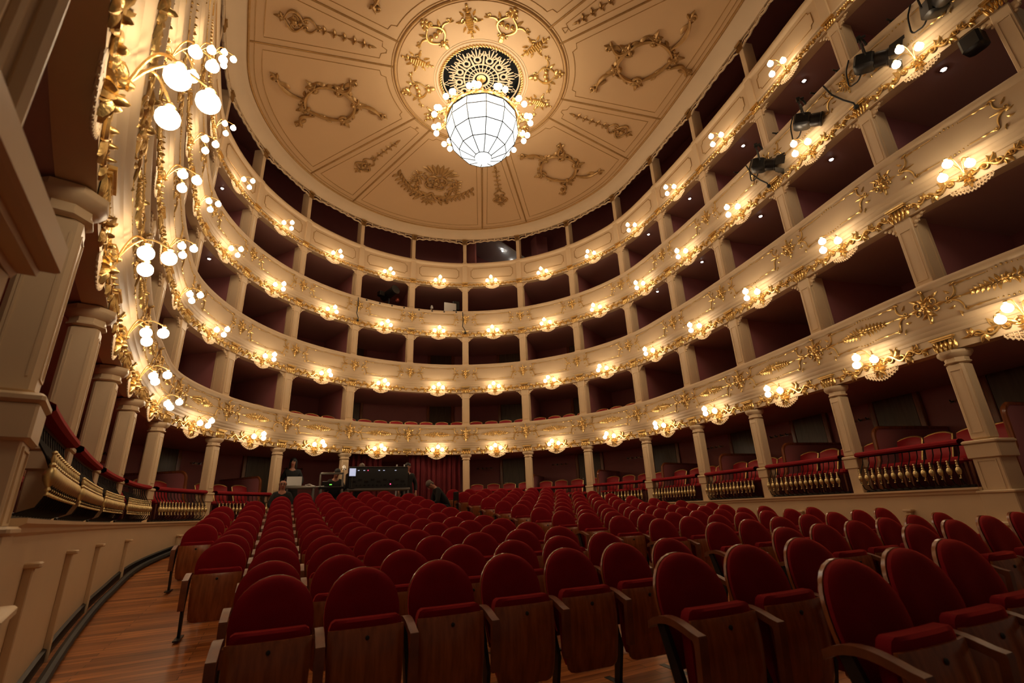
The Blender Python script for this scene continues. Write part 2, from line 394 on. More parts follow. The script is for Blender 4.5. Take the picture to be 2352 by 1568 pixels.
# ------------------------------------------------------------------ columns (x along the wall, y into the hall)
def pier(z0, z1, w, d, base=True, panel=True):
    """square box-tier pier with sunk panel lines; front face at y=0"""
    m = MB(); h = z1-z0
    bbox(m, (0, -d/2, h/2), (w, d, h), .008)
    if base: bbox(m, (0, -d/2+.008, .03), (w+.03, d+.03, .06), .006)
    if panel:
        for x in (-w*.32, w*.32): box(m, (x, .003, h*.47), (.012, .012, h*.72))
        for z in (h*.11, h*.83): box(m, (0, .003, z), (w*.64, .012, .012))
        for y in (-d*.22, -d*.8):
            for sx in (-1, 1): box(m, (sx*(w/2+.001), y, h*.47), (.010, .014, h*.72))
    return m
def corner_bracket(sd, w, s=1.):
    m = MB(); P = []
    L, H = .20*s, .17*s
    for i in range(9):
        t = i/8; P.append((sd*(w/2+L*(1-t)**1.0), -.04, -H*t-.0))
    V = []; n = 8
    out = [(0, 0), (L, 0), (L*.93, -H*.13), (L*.7, -H*.16), (L*.62, -H*.34), (L*.42, -H*.40), (L*.40, -H*.62), (L*.2, -H*.70), (L*.16, -H*.95), (0, -H)]
    extrude(m, [(sd*(w/2+a), b) for a, b in out], 'y', -.06, -.035)
    for a, b, r in ((.72, -.1, .028), (.45, -.3, .03), (.22, -.6, .03), (.1, -.9, .022)): sph(m, (sd*(w/2+L*a), -.03, H*b), (r*s, .012, r*s), 7, 5)
    return m
def gold_cap(w, h, d=.05):
    m = MB(); box(m, (0, d*.45, h-.012), (w*1.35, d*1.3, .024)); box(m, (0, d*.3, h-.035), (w*1.15, d, .02))
    c = MB(); n = 5
    for i in range(n): leaf(c, (i-(n-1)/2)*w*.24, -h*.0, PI/2+.12*((n-1)/2-i), h*.72, w*.26, .035)
    for i in range(n-1): leaf(c, (i-(n-2)/2)*w*.24, h*.25, PI/2, h*.55, w*.22, .045)
    for sd in (-1, 1): spiral(c, sd*w*.42, h*.68, h*.14, h*.04, -PI/2, -PI/2+sd*PI*1.6, .011, 5)
    V = np.concatenate(c.V); m.add(V, c.F); return m
def put(o, M4): o.matrix_world = M4; return o
TIERCOL = {}
def tier_columns(t):
    z0 = TT[t]-.005; z1 = TB[t+1]+.012 if t < 4 else CZ-.205; w = {1: .235, 2: .205, 3: .19, 4: .125}[t]; d = .34 if t < 4 else .30
    first = None
    for k in range(-9, 10):
        if (k in (0, -9) and t == 1) or (k == -9 and t == 2): continue
        if t == 1: name = 'box_pier'
        if first is None:
            r = empty('box_pier' if t < 4 else 'gallery_post')
            pier(z0, z1, w, d, t < 4, t < 4).build('shaft', M['cream'], r)
            if t < 4:
                for sd in (-1, 1): corner_bracket(sd, w).build('corner_bracket', M['cream'], r).location = (0, 0, z1-z0-.02)
                h = (TT[t+1]-TB[t+1])*(.235 if t < 3 else .17)
                g = gold_cap(w*.9, h); g.build('gilded_capital', M['gold'], r).location = (0, .012, z1-z0-.02)
            else:
                g = gold_cap(w*1.1, .22); g.build('gilded_capital', M['agold'], r).location = (0, .008, z1-z0-.235)
            first = r
        else: r = dup(first)
        r.matrix_world = frame(k, 0, z0)
        nm = {1: 'first', 2: 'second', 3: 'third', 4: 'gallery'}[t]
        if t < 4: tag(r, 'cream square pier with gilt capital between boxes of the %s tier, %s' % (nm, side(k)), 'column', 'piers of the %s tier' % nm, 'thing')
        else: tag(r, 'slim cream gallery post under the painted ceiling, %s' % side(k), 'column', 'gallery posts', 'thing')
for t in (1, 2, 3, 4): tier_columns(t)
# pilaster strips across the top tier's front carry the gallery posts
for k in range(-9, 10):
    m = MB(); bbox(m, (0, .012, (TT[4]-TB[4])/2-.05), (.17, .055, TT[4]-TB[4]-.12), .006, frame(k, .03, TB[4]+.14)); m.build('pilaster_strip', M['cream'], BAL[4])

# ground floor columns on pedestals
def ground_columns():
    first = None; firstp = None
    for k in range(-9, 10):
        if k in (0, -9): continue
        w = .21; zt = 3.0; zb = 1.83
        end = abs(k) >= 8
        if (firstp if end else first) is None:
            r = empty('ground_column')
            m = MB(); zz = zt-.17-zb
            bbox(m, (0, -w/2, zz/2), (w, w, zz), .022)
            for x in (-w*.3, w*.3): box(m, (x, .002, zz*.5), (.010, .010, zz*.82))
            for z in (zz*.09, zz*.91): box(m, (0, .002, z), (w*.6, .010, .010))
            for sx in (-1, 1):
                for y in (-w*.2, -w*.8): box(m, (sx*(w/2), y, zz*.5), (.010, .010, zz*.82))
            m.build('shaft', M['cream'], r).location = (0, 0, zb)
            m = MB(); c = w/2
            lathe(m, [(c*1.30, 0), (c*1.50, .012), (c*1.50, .028), (c*1.34, .035), (c*1.36, .075), (c*1.62, .085), (c*1.95, .125), (c*2.0, .14), (c*2.0, .17), (c*1.2, .175)], 8, MX((0, -w/2, 0), (0, 0, 0), (.92, .92, 1)))
            m.build('capital', M['cream'], r).location = (0, 0, zt-.17)
            gold_cap(w*1.05, .2).build('gilded_capital', M['gold'], r).location = (0, .02, zt)
            m = MB()
            if not end:
                bbox(m, (0, -w/2, .555), (w+.07, w+.05, .05), .012); bbox(m, (0, -w/2, .46), (w+.04, w+.03, .15), .01); bbox(m, (0, -w/2, .2), (w-.02, w, .42), .01); z0 = 1.25
            else:
                bbox(m, (0, -.13, 1.80), (.40, .38, .05), .015); bbox(m, (0, -.13, 1.69), (.37, .35, .18), .012); bbox(m, (0, -.13, 1.4), (.30, .30, .42), .01)
                for x in (-.1, .1): box(m, (x, .022, 1.4), (.012, .012, .36))
                for z in (1.23, 1.57): box(m, (0, .022, z), (.2, .012, .012))
                bbox(m, (0, -.13, 1.20), (.42, .40, .04), .012); bbox(m, (0, -.13, .98), (.38, .36, .44), .01)
                bbox(m, (0, -.13, .83), (.56, .52, .05), .012); bbox(m, (0, -.13, .38), (.48, .44, .90), .01); bbox(m, (0, -.13, .1), (.52, .48, .22), .01); z0 = 0
            m.build('pedestal', M['cream'], r).location = (0, 0, z0)
            if end: firstp = r
            else: first = r
        else: r = dup(firstp if end else first)
        r.matrix_world = frame(k, 0, 0)
        tag(r, 'cream %s column with moulded capital between ground boxes, %s' % ('tall-pedestal' if end else 'slender', side(k)), 'column', 'ground floor columns', 'thing')
ground_columns()
m = MB(); c = gold_cap(.2, .14); m.add(np.concatenate(c.V), c.F); leaf(m, 0, .02, -PI/2, .12, .07, .05); ball(m, 0, -.02, .03, .06)
put(m.build('gilded_capital', M['gold'], BAL[1]), frame(0, .02, 3.05))
# ------------------------------------------------------------------ painted ceiling
CC = np.array((0., 8.45)); RR = 2.10
_Pc, _Nc = curve(np.linspace(S_of(-9), S_of(9), 500)); 
def r_out(th, off=.40):
    d = np.array((math.sin(th), math.cos(th))); pts = _Pc+_Nc*off-CC; pts = np.vstack([pts, pts[:1]])
    best = 99.
    a, b = pts[:-1], pts[1:]; e = b-a; den = d[0]*e[:, 1]-d[1]*e[:, 0]
    with np.errstate(all='ignore'):
        t = (a[:, 0]*e[:, 1]-a[:, 1]*e[:, 0])/den; q = (a[:, 0]*d[1]-a[:, 1]*d[0])/den
    ok = (t > 0) & (q >= 0) & (q <= 1)
    return float(t[ok].min()) if ok.any() else 8.
def cpos(r, th, w=0.): return (CC[0]+r*math.sin(th), CC[1]+r*math.cos(th), CZ-w)
def cwarp(r0, th):
    d = np.array((math.sin(th), math.cos(th))); tn = np.array((math.cos(th), -math.sin(th)))
    def fn(V):
        u, w, v = V[:, 0], V[:, 1], V[:, 2]
        p = CC+d*(r0+v)[:, None]+tn*u[:, None]; return np.stack([p[:, 0], p[:, 1], CZ-w], 1)
    return fn
m = MB(); ths = np.linspace(-PI, PI, 145)[:-1]; rows = []
for q in range(9):
    row = []
    for th in ths:
        ro = r_out(th, -.10); r = .98+(ro-.98)*q/8; row.append(cpos(r, th))
    rows.append(row)
grid(m, rows, closed_u=True)
CEIL = m.build('ceiling', M['ceil']); structure(CEIL, 'flat cream theatre ceiling with gilt mouldings radiating from a round medallion', 'ceiling')
m = MB(); sweep(m, [(.40, CZ-.012), (.36, CZ-.03), (.30, CZ-.035), (.18, CZ-.07), (.06, CZ-.16), (.03, CZ-.20), (-.06, CZ-.20), (-.08, CZ)]); m.build('cove_moulding', M['cream'], CEIL)
m = MB(); P, N = curve(np.linspace(S_of(-9), S_of(9), 260)); P = P+N*.42
tube(m, [(x, y, CZ-.005) for x, y in P], .032, 6); P2 = P+N*.12; tube(m, [(x, y, CZ) for x, y in P2], .010, 5)
m.build('gilded_oval_moulding', M['agold'], CEIL)
m = MB(); a = np.linspace(0, 2*PI, 121)[:-1]
for r, th in ((RR, .03), (RR+.07, .012), (RR-.06, .01)): tube(m, [cpos(r, t) for t in a], th, 6, closed=True)
m.build('medallion_moulding', M['agold'], CEIL)
m = MB()
for r, th in ((1.10, .022), (1.16, .012)): tube(m, [cpos(r, t) for t in a], th, 6, closed=True)
m.build('rosette_ring', M['cream'], CEIL)
m = MB()
for i in range(84):
    t = 2*PI*i/84; x, y, z = cpos(1.01, t, .01); sph(m, (0, 0, 0), (.055, .026, .03), 7, 5, MX((x, y, z), (0, 0, -t+.75)))
m.build('rope_moulding', M['gold'], CEIL)
SEPS = [D(v) for v in (21, 36, 80, 98.5, 142, 155)]
m = MB()
for sg in (-1, 1):
    for th in SEPS:
        th *= sg; ro = r_out(th, .42)
        tube(m, [cpos(RR, th), cpos(ro, th)], .026, 6)
m.build('radial_moulding', M['agold'], CEIL)
def cpanel(t1, t2):
    ins = .17; ri = RR+.22; no = .13
    def at(th, sg, r): return cpos(r, th+sg*math.asin(ins/r))
    o1 = lambda r: t1+math.asin(ins/r); o2 = lambda r: t2-math.asin(ins/r)
    ro = lambda th: r_out(th, .42)-.30
    P = []
    b1, b2 = o1(ro(t1)), o2(ro(t2)); n = 12
    for i in range(n+1): th = b1+(b2-b1)*i/n; P.append(cpos(ro(th), th))
    P.append(cpos(ri+no, o2(ri+no))); P.append(cpos(ri+no*.85, o2(ri)-.05)); P.append(cpos(ri+.02, o2(ri)-.07))
    a1, a2 = o1(ri)+.07, o2(ri)-.07
    for i in range(9): th = a2+(a1-a2)*i/8; P.append(cpos(ri, th))
    P.append(cpos(ri+no*.85, o1(ri)+.05)); P.append(cpos(ri+no, o1(ri+no)))
    m = MB(); tube(m, P, .011, 5, closed=True); return m.build('panel_moulding', M['agold'], CEIL)
ed = SEPS; allsep = sorted([-s for s in SEPS]+SEPS)
for a1, a2 in zip(allsep[:-1], allsep[1:]): cpanel(a1, a2)
cpanel(D(155), D(205))
def wreath(mb):
    pts = [(0, .62), (.52, .12), (.36, -.42), (-.10, -.62), (-.50, -.10)]
    n = len(pts)
    for i in range(n):
        a, b = pts[i], pts[(i+1) % n]; cscroll(mb, *a, *b, .10, .10, .040, 1); spiral(mb, *a, .14, .03, i*1.2, i*1.2+5, .034)
        dx, dy = a[0], a[1]; an = math.atan2(dy, dx); fan(mb, a[0]*1.05, a[1]*1.05, an, 3, .8, .26, .12, .06); ball(mb, a[0]*.92, a[1]*.92, .055, .06)
        mx_, my = (a[0]+b[0])/2, (a[1]+b[1])/2; leaf(mb, mx_*1.15, my*1.15, math.atan2(my, mx_)+.6, .26, .12, .05, 1.); leaf(mb, mx_*1.15, my*1.15, math.atan2(my, mx_)-.7, .22, .11, .05, -1.)
    for (u, v), (u2, v2), s in (((.30, .55), (.95, .80), 1), ((-.25, .62), (-.42, 1.02), -1), ((-.15, -.65), (-.55, -1.10), 1), ((.40, -.42), (.52, -.80), -1)):
        cscroll(mb, u, v, u2, v2, .13, .09, .042, s); leaf(mb, (u+u2)/2, (v+v2)/2, math.atan2(v2-v, u2-u), .34, .14, .05, .7*s); fan(mb, u2, v2, math.atan2(v2-v, u2-u), 3, .7, .2, .09, .05)
def drop(mb):
    for i in range(5):
        v = -.85+i*.21; fan(mb, 0, v, PI/2, 3, 1.0, .17, .07, .04); ball(mb, 0, v, .03, .05)
    ball(mb, 0, -.95, .04, .05); leaf(mb, 0, -.95, -PI/2, .16, .08)
    for sd in (-1, 1):
        cscroll(mb, sd*.03, .18, sd*.05, .48, .13, .05, .024, -sd); cscroll(mb, sd*.05, .44, sd*.02, .80, .20, .06, .03, -sd); leaf(mb, sd*.08, .55, sd*.4+PI/2, .22, .10, .05); spiral(mb, sd*.11, .62, .09, .02, 0, sd*5, .022)
    ball(mb, 0, .62, .07, .07); ball(mb, 0, .5, .045, .06); fan(mb, 0, .84, PI/2, 3, .9, .18, .09, .05); ball(mb, 0, .88, .04, .05)
def crest(mb):
    for i in range(4): c = PI/4+i*PI/2; spiral(mb, .17*math.cos(c), .17*math.sin(c)-.02, .17, .15, c-PI*.75, c+PI*.75, .04, 7); spiral(mb, .14*math.cos(c), .14*math.sin(c)-.02, .12, .05, c, c+5, .025, 5)
    ball(mb, 0, -.02, .08, .09)
    for i in range(9): q = (i-4)/4; leaf(mb, q*.22, -.40, -PI/2+q*.85, .42-.08*abs(q), .14, .06, q*.5)
    for sd in (-1, 1):
        spiral(mb, sd*.17, -.40, .12, .03, PI/2, PI/2+sd*5.2, .03)
        for i in range(6):
            t = i/5; u, v = sd*(.40+.12*math.sin(PI*t)), -.30+.66*t; leaf(mb, u, v, PI/2+sd*(.9-1.7*t), .26, .12, .06, sd*.8); ball(mb, u, v, .035, .05)
        for i in range(10):
            t = i/9; u, v = sd*(.10+.95*t**.9), .62-.60*t**2.2; leaf(mb, u, v, (0 if sd > 0 else PI)-sd*(.3+1.0*t), .24, .11, .06, -sd*.5); leaf(mb, u, v, (0 if sd > 0 else PI)+sd*(.9-.5*t), .22, .10, .06, sd*.5)
        for i in range(5): leaf(mb, sd*(.68-.03*i), .28-.13*i, -PI/2+sd*.5, .17, .08, .05, sd*.7); leaf(mb, sd*(.68-.03*i), .28-.13*i, -PI/2-sd*.5, .17, .08, .05, -sd*.7)
        cscroll(mb, sd*.05, .50, sd*.52, .72, .12, .07, .035, sd); leaf(mb, sd*.3, .78, PI/2-sd*.7, .25, .12, .05); 
    fan(mb, 0, .80, PI/2, 5, 1.0, .34, .13, .06); flower(mb, 0, .62, .16, 6, .07)
for th in (58, -58, 120.5, -120.5):
    m = MB(); wreath(m); m.warp(lambda V: V*np.array((1.03, 1.25, 1.03)))
    if th < 0: m.warp(lambda V: V*np.array((-1, 1, 1)))
    m.warp(cwarp(4.0, D(th))).build('gilded_scroll_cartouche', M['agold'], CEIL)
for th in (28.5, -28.5, 89.5, -89.5, 148.5, -148.5):
    m = MB(); drop(m); m.warp(cwarp(4.15 if abs(th) < 40 else 3.65, D(th))).build('gilded_leaf_drop', M['agold'], CEIL)
m = MB(); crest(m); m.warp(lambda V: V*np.array((1.12, 1, 1.12))).warp(cwarp(4.15, 0)).build('gilded_crest', M['agold'], CEIL)
def pine(mb):
    for i in range(7):
        for j in range(5):
            u, v = (j-2)*.034*(1-abs(i-3)*.18), (i-3)*.052; ball(mb, u, v, .030, .05)
    fan(mb, 0, .20, PI/2, 3, .7, .16, .07, .05); fan(mb, 0, -.20, -PI/2, 3, .7, .16, .07, .05); ball(mb, 0, .36, .03); ball(mb, 0, -.36, .03)
    for sd in (-1, 1): spiral(mb, sd*.12, .02, .06, .02, PI/2, PI/2-sd*5, .02); leaf(mb, sd*.12, 0, 0 if sd > 0 else PI, .16, .08, .05); ball(mb, sd*.28, 0, .022); leaf(mb, sd*.1, .12, PI/2-sd*.6, .14, .06, .05); leaf(mb, sd*.1, -.12, -PI/2+sd*.6, .14, .06, .05)
def cluster(mb):
    for sd in (-1, 1):
        cscroll(mb, sd*.06, -.20, sd*.07, .20, .16, .06, .026, -sd); cscroll(mb, sd*.20, -.02, sd*.42, .05, .06, .05, .02, sd); ball(mb, sd*.12, .02, .05, .06); leaf(mb, sd*.2, .1, sd*-.6+PI/2, .16, .08, .05); fan(mb, sd*.44, .04, 0 if sd > 0 else PI, 2, .5, .13, .06, .04)
    ball(mb, 0, .0, .06, .06); ball(mb, 0, -.24, .065, .06); sph(mb, (0, .03, -.34), (.06, .04, .09), 8, 6); fan(mb, 0, .22, PI/2, 3, .8, .2, .09, .05); ball(mb, 0, .42, .04); ball(mb, -.07, .36, .035); ball(mb, .07, .36, .035)
for i in range(12):
    th = i*30; m = MB(); (cluster if i % 2 == 0 else pine)(m)
    m.warp(cwarp(1.60, D(th))).build('gilded_scroll_cluster' if i % 2 == 0 else 'gilded_pine_ornament', M['gold'], CEIL)
# pierced rosette of the vent, set back in a dark shaft
m = MB(); n = 48; lathe(m, [(1.0, 0), (1.0, .45), (.02, .46)], n, MX((0, CC[1], CZ))); m.F = m.F[:2*n]; m.build('vent_shaft', M['hole'], CEIL)
m = MB(); Z = CZ+.10
def ring(r, th): tube(m, [(CC[0]+r*math.sin(t), CC[1]+r*math.cos(t), Z) for t in a], th, 5, closed=True)
ring(.43, .022); ring(.19, .03); ring(.31, .012); ring(.96, .02)
def rad(r, th): return (CC[0]+r*math.sin(th), CC[1]+r*math.cos(th), Z)
for i in range(24):
    t = 2*PI*i/24; tube(m, [rad(.19, t), rad(.43, t)], .013, 5)
for i in range(12):
    t = 2*PI*i/12; c = 2*PI/12
    aa = np.linspace(0, 2*PI, 13)[:-1]
    tube(m, [(rad(.56, t)[0]+.075*math.cos(q), rad(.56, t)[1]+.075*math.sin(q), Z) for q in aa], .026, 5, closed=True)
    for q in (-.42, -.21, 0, .21, .42): tube(m, [rad(.62, t+q*c*.45), rad(.78-.12*abs(q), t+q*c), rad(.86-.16*abs(q), t+q*c*1.1)], [.016, .02, .012], 5)
    tube(m, [rad(.45, t+c/2), rad(.60, t+c/2), rad(.72, t+c/2)], [.03, .022, .014], 5); tube(m, [rad(.72, t+c/2-.13), rad(.67, t+c/2), rad(.72, t+c/2+.13)], .016, 5)
    tube(m, [rad(.84, t-.07), rad(.96, t)], .010, 4); tube(m, [rad(.84, t+.07), rad(.96, t)], .010, 4)
m.warp(lambda V: V*np.array((1, 1, .5))+np.array((0, 0, Z*.5))).build('pierced_rosette_grille', M['cream'], CEIL)
# scalloped pierced valance hanging between the gallery posts, one run per bay
for bay in BAYS:
    s0, s1 = S_of(bay-.5)+.07, S_of(bay+.5)-.07; L = s1-s0; m = MB(); n = 7; N_ = n*8
    us = np.linspace(0, L, N_+1); ph = us/L*n*2*PI
    def drp(u): return .085+.10*(abs(u/L-.5)*2)**2.2
    P, N = curve(s0+us); low = np.array([drp(u) for u in us])
    line = [(P[i][0], P[i][1], CZ-.20-low[i]-.018*math.cos(ph[i])) for i in range(N_+1)]; tube(m, line, .024, 5)
    line2 = [(P[i][0], P[i][1], CZ-.20-.45*low[i]+.028*math.sin(ph[i]*.5)) for i in range(N_+1)]; tube(m, line2, .014, 5)
    for j in range(n+1):
        i = min(N_, j*8); tube(m, [(P[i][0], P[i][1], CZ-.18), line[i]], .017, 5)
        if j < n: i += 4; sph(m, line[i], (.035, .035, .03), 6, 5)
    m.build('pierced_valance', M['cream'], CEIL)

# ------------------------------------------------------------------ wall sconces: gilt boss, three arms, three opal globes
def sconce():
    r = empty('sconce')
    m = MB(); lathe(m, [(.035, 0), (.04, .015), (.022, .03), (.028, .06), (.012, .08)], 10, MX((0, 0, 0), (-PI/2, 0, 0))); fan(m, 0, .0, PI/2, 3, .8, .12, .06, .05); m.build('boss', M['gold'], r)
    for dx, dy, dz in ((-.155, .22, .03), (.155, .22, .03), (0, .36, .10)):
        m = MB(); t = np.linspace(0, 1, 11); pk = .16
        P = np.stack([dx*t, .05+(dy-.05)*t**.9, .01+(dz+.075)*t+pk*np.sin(PI*t**.8)*(1-.35*t)], 1); tube(m, P, .0075, 6)
        lathe(m, [(.012, -.022), (.026, -.014), (.02, .0), (.01, .012)], 8, MX(tuple(P[-1]))); am = m.build('arm', M['gold'], r)
        m = MB(); sph(m, (dx, dy, dz), .056, 14, 9); m.build('globe', M['globe'], am)
    return r
SC0 = sconce(); first = True
for t in (1, 2, 3, 4):
    b, h = TB[t], TT[t]-TB[t]
    for bay in BAYS:
        r = SC0 if first else dup(SC0); first = False
        s0 = (S_of(bay-.5)+S_of(bay+.5))/2
        r.matrix_world = frame(0, .035, b+h*(.11 if t < 4 else .08), s=s0)
        tag(r, 'gilt sconce with three opal globes on the %s tier front, %s' % (TN[t], bside(bay)), 'wall lamp', 'sconces of the balcony fronts')

# ------------------------------------------------------------------ chandelier
CH = empty('chandelier', (0, CC[1], 0), 0, 'huge chandelier with faceted opal glass bowl and ring of lit globes under ceiling rosette', 'chandelier')
N12 = 12; RZ = [(.83, 10.06), (.86, 9.80), (.76, 9.46), (.55, 9.17), (.20, 8.98)]
def fr(r, z, i): t = 2*PI*(i+.5)/N12; return (r*math.cos(t), r*math.sin(t), z)
m = MB(); V = [fr(r, z, i) for r, z in RZ for i in range(N12)]; F = [(k*12+i, k*12+(i+1) % 12, k*12+12+(i+1) % 12, k*12+12+i) for k in range(4) for i in range(12)]
m.add(V, F); BW = m.build('glass_bowl', M['bowl'], CH, smooth=False)
m = MB(); lathe(m, [(.20, 8.985), (.19, 8.95), (.13, 8.915), (.03, 8.90)], 16); m.build('bottom_bowl_cap', M['bowl'], CH)
m = MB()
for k, (r, z) in enumerate(RZ): tube(m, [fr(r+.004, z, i) for i in range(12)], .0105 if k else .018, 5, closed=True)
for i in range(12): tube(m, [fr(r+.004, z, i) for r, z in RZ], .0105, 5)
m.build('lead_frame', M['iron'], CH)
m = MB(); lathe(m, [(.875, 10.03), (.90, 10.06), (.88, 10.12), (.84, 10.14), (.82, 10.10)], 24); m.F = m.F[:-2]
for i in range(36):
    t = 2*PI*i/36; sph(m, (.90*math.cos(t), .90*math.sin(t), 10.10+.05*(i % 3 == 0)), (.035, .035, .04), 6, 5)
m.build('gilded_rim', M['gold'], CH)
m = MB(); lathe(m, [(.03, 10.0), (.03, 10.5), (.07, 10.55), (.05, 10.7), (.03, 10.75), (.03, CZ+.1), (.12, CZ+.12)], 12)
for i in range(6): t = 2*PI*i/6; tube(m, [(.85*math.cos(t), .85*math.sin(t), 10.1), (.04*math.cos(t), .04*math.sin(t), 10.72)], .012, 5)
m.build('stem', M['gold'], CH)
CL = None
for i in range(12):
    t = 2*PI*(i)/12
    if CL is None:
        m = MB(); CL = None
        tube(m, [(.88, 0, 10.08), (.98, 0, 10.0), (1.07, 0, 9.93), (1.10, 0, 10.02)], .014, 6)
        for dx, dy, dz in ((.10, -.10, .03), (.10, .10, .03), (.02, 0, .16)): tube(m, [(1.05, 0, 9.94), (1.05+dx*.6, dy, 9.92+dz*.3), (1.05+dx, dy, 9.90+dz)], .009, 5)
        for q in range(5): sph(m, (.93+.02*q, .05*((q % 2)*2-1), 10.02+.04*(q % 3)), (.022, .04, .022), 6, 5)
        arm = m.build('lamp_arm', M['gold'], CH)
        for dx, dy, dz in ((.10, -.105, .03), (.10, .105, .03), (.02, 0, .16)):
            m = MB(); sph(m, (1.05+dx, dy, 9.915+dz), .066, 12, 8); m.build('globe', M['cglobe'], arm)
        CL = arm; arm.rotation_euler = (0, 0, t)
    else:
        arm = dup(CL, CH); arm.rotation_euler = (0, 0, t)
# ------------------------------------------------------------------ shell
CX = -3.371
def tilt(y): return float(np.interp(y, [0, 2.5, 3.4, 4.4, 6, 9, 12, 15], [.02, .02, .014, .0175, .015, .010, .005, 0]))
def ztop(x, y): return .90+.0086*max(min(y, 13.6)-3, 0)**2+tilt(y)*(x-CX)
SH = .87
def zfl(x, y): return ztop(x, y)-SH
m = MB(); ys = np.linspace(-1, 15.6, 60); rows = []
for y in ys:
    yy = max(y, 1.3); P, N = curve(np.linspace(0, S_of(9), 600)); hw = float(np.interp(-yy, -P[:, 1], P[:, 0]))+.02
    if y > 15.5: hw = 1.5
    rows.append([(x, y, zfl(x, y)) for x in np.linspace(-hw, hw, 40)])
grid(m, rows); structure(m.build('floor', M['floor']), 'raked auditorium floor of narrow glossy wood planks', 'floor')
def wallseg(name, k0, k1, profile, mt, label, cat='wall', closed=True, step=.2):
    m = MB(); sweep(m, profile, k0, k1, step, closed); return structure(m.build(name, mt), label, cat)
basep = [(-.10, -.1), (.02, -.1), (.02, 1.17), (.045, 1.19), (.05, 1.215), (.085, 1.235), (.085, 1.26), (-.10, 1.262)]
wl = wallseg('wall_left', -7.92, -1, basep, M['cream'], 'cream parapet wall of the left ground boxes with panel ribs')
wr = wallseg('wall_right', 1, 7.92, basep, M['cream'], 'cream parapet wall of the right ground boxes')
wallseg('wall_back', -9, 9, [(-2.3, -.1), (-2.3, 13.2), (-2.4, 13.2), (-2.4, -.1)], M['maroon'], 'dark maroon rear wall running round behind all the boxes', step=.3)
wallseg('floor_of_boxes', -9, -1, [(-.1, .6), (-.1, 1.18), (-2.3, 1.18), (-2.3, .6)], M['carpet'], 'dark carpeted floor of the left ground boxes', 'floor', step=.3)
wallseg('floor_of_boxes', 1, 9, [(-.1, .6), (-.1, 1.18), (-2.3, 1.18), (-2.3, .6)], M['carpet'], 'dark carpeted floor of the right ground boxes', 'floor', step=.3)
wallseg('floor_of_boxes', -1, 1, [(.4, .6), (.4, .985), (-2.3, .985), (-2.3, .6)], M['carpet'], 'dark floor behind the sound desk at the back', 'floor', step=.3)
wallseg('ceiling_of_gallery', -9, 9, [(-.08, CZ+.02), (-.08, CZ+.62), (-2.3, 13.0), (-2.3, 13.1), (-.06, CZ+.72), (-.06, CZ+.02)], M['soffit'], 'dark sloping ceiling over the top gallery', 'ceiling', step=.3)
def along_floor(k0, k1, off):
    ss = np.linspace(S_of(k0), S_of(k1), 90); P, N = curve(ss); P = P+N*off; return [(x, y, zfl(x, y)) for x, y in P]
for nm, k0, k1 in (('left', -7.8, -1.1), ('right', 1.1, 7.8)):
    m = MB(); a_, b_ = along_floor(k0, k1, .022), along_floor(k0, k1, .05)
    grid(m, [[(x, y, z-.1) for x, y, z in b_], [(x, y, z+.10) for x, y, z in b_], [(x, y, z+.115) for x, y, z in a_], [(x, y, z-.1) for x, y, z in a_]])
    structure(m.build('baseboard_'+nm, M['black']), 'black skirting along the %s parapet wall' % nm, 'baseboard')
m = MB(); tube(m, [(x, y, z+.045) for x, y, z in along_floor(-7.6, -3.2, .15)], .042, 8); tag(m.build('cable_bundle', M['cable']), 'thick black cable bundle lying on floor along the left parapet wall', 'cable')
for w_, ks in ((wl, -1), (wr, 1)):
    m = MB()
    for q in np.arange(1.4, 8.0, .5):
        k = ks*q
        if abs(q-round(q)) < .2: continue
        X = frame(k, .02, 0); x0, y0 = X.translation.x, X.translation.y; zf = zfl(x0, y0)
        if 1.02-zf < .12: continue
        bbox(m, (0, .022, (zf+.98)/2-.05), (.075, .05, .98-zf+.1), .006, X); bbox(m, (0, .035, .99), (.13, .09, .035), .008, X)
    m.build('panel_rib', M['cream'], w_)
# partitions between the boxes of the upper tiers
for t in (1, 2, 3):
    for k in range(-8, 9):
        if t == 1 and k == 0: continue
        m = MB(); z0, z1 = TB[t]+.16, TB[t+1]+.015; box(m, (0, -1.33, (z0+z1)/2), (.06, 1.94, z1-z0)); o = m.build('wall_partition', M['maroon'], mw=frame(k)); structure(o, 'maroon partition between %s tier boxes, %s' % (TN[t], side(k)), 'wall')
        m = MB(); box(m, (0, -.352, (z0+z1)/2), (.07, .022, z1-z0)); q = m.build('velvet_edge', M['rail'], o)
# low wooden dividers between ground boxes, rounded front shoulder
def divider():
    r = empty('box_divider'); P = [(-2.28, 1.1), (-2.28, 2.30)]
    P += [(-.62-.16+.16*math.sin(a), 2.30-.16+.16*math.cos(a)) for a in np.linspace(0, PI/2, 7)]+[(-.60, 1.75), (-.50, 1.60), (-.48, 1.1)]
    m = MB(); extrude(m, P, 'x', -.02, .02); m.build('panel', M['maroon'], r)
    m = MB(); tube(m, [(0, y, z) for y, z in P[1:]], .034, 6, flat=1.); m.build('wooden_edge', M['wood'], r); return r
dv = None
for k in list(range(-8, -1))+list(range(2, 9)):
    r = divider() if dv is None else dup(dv); dv = dv or r
    r.matrix_world = frame(k); tag(r, 'low maroon box divider with rounded wooden edge behind ground column, %s' % side(k), 'divider', 'ground box dividers')
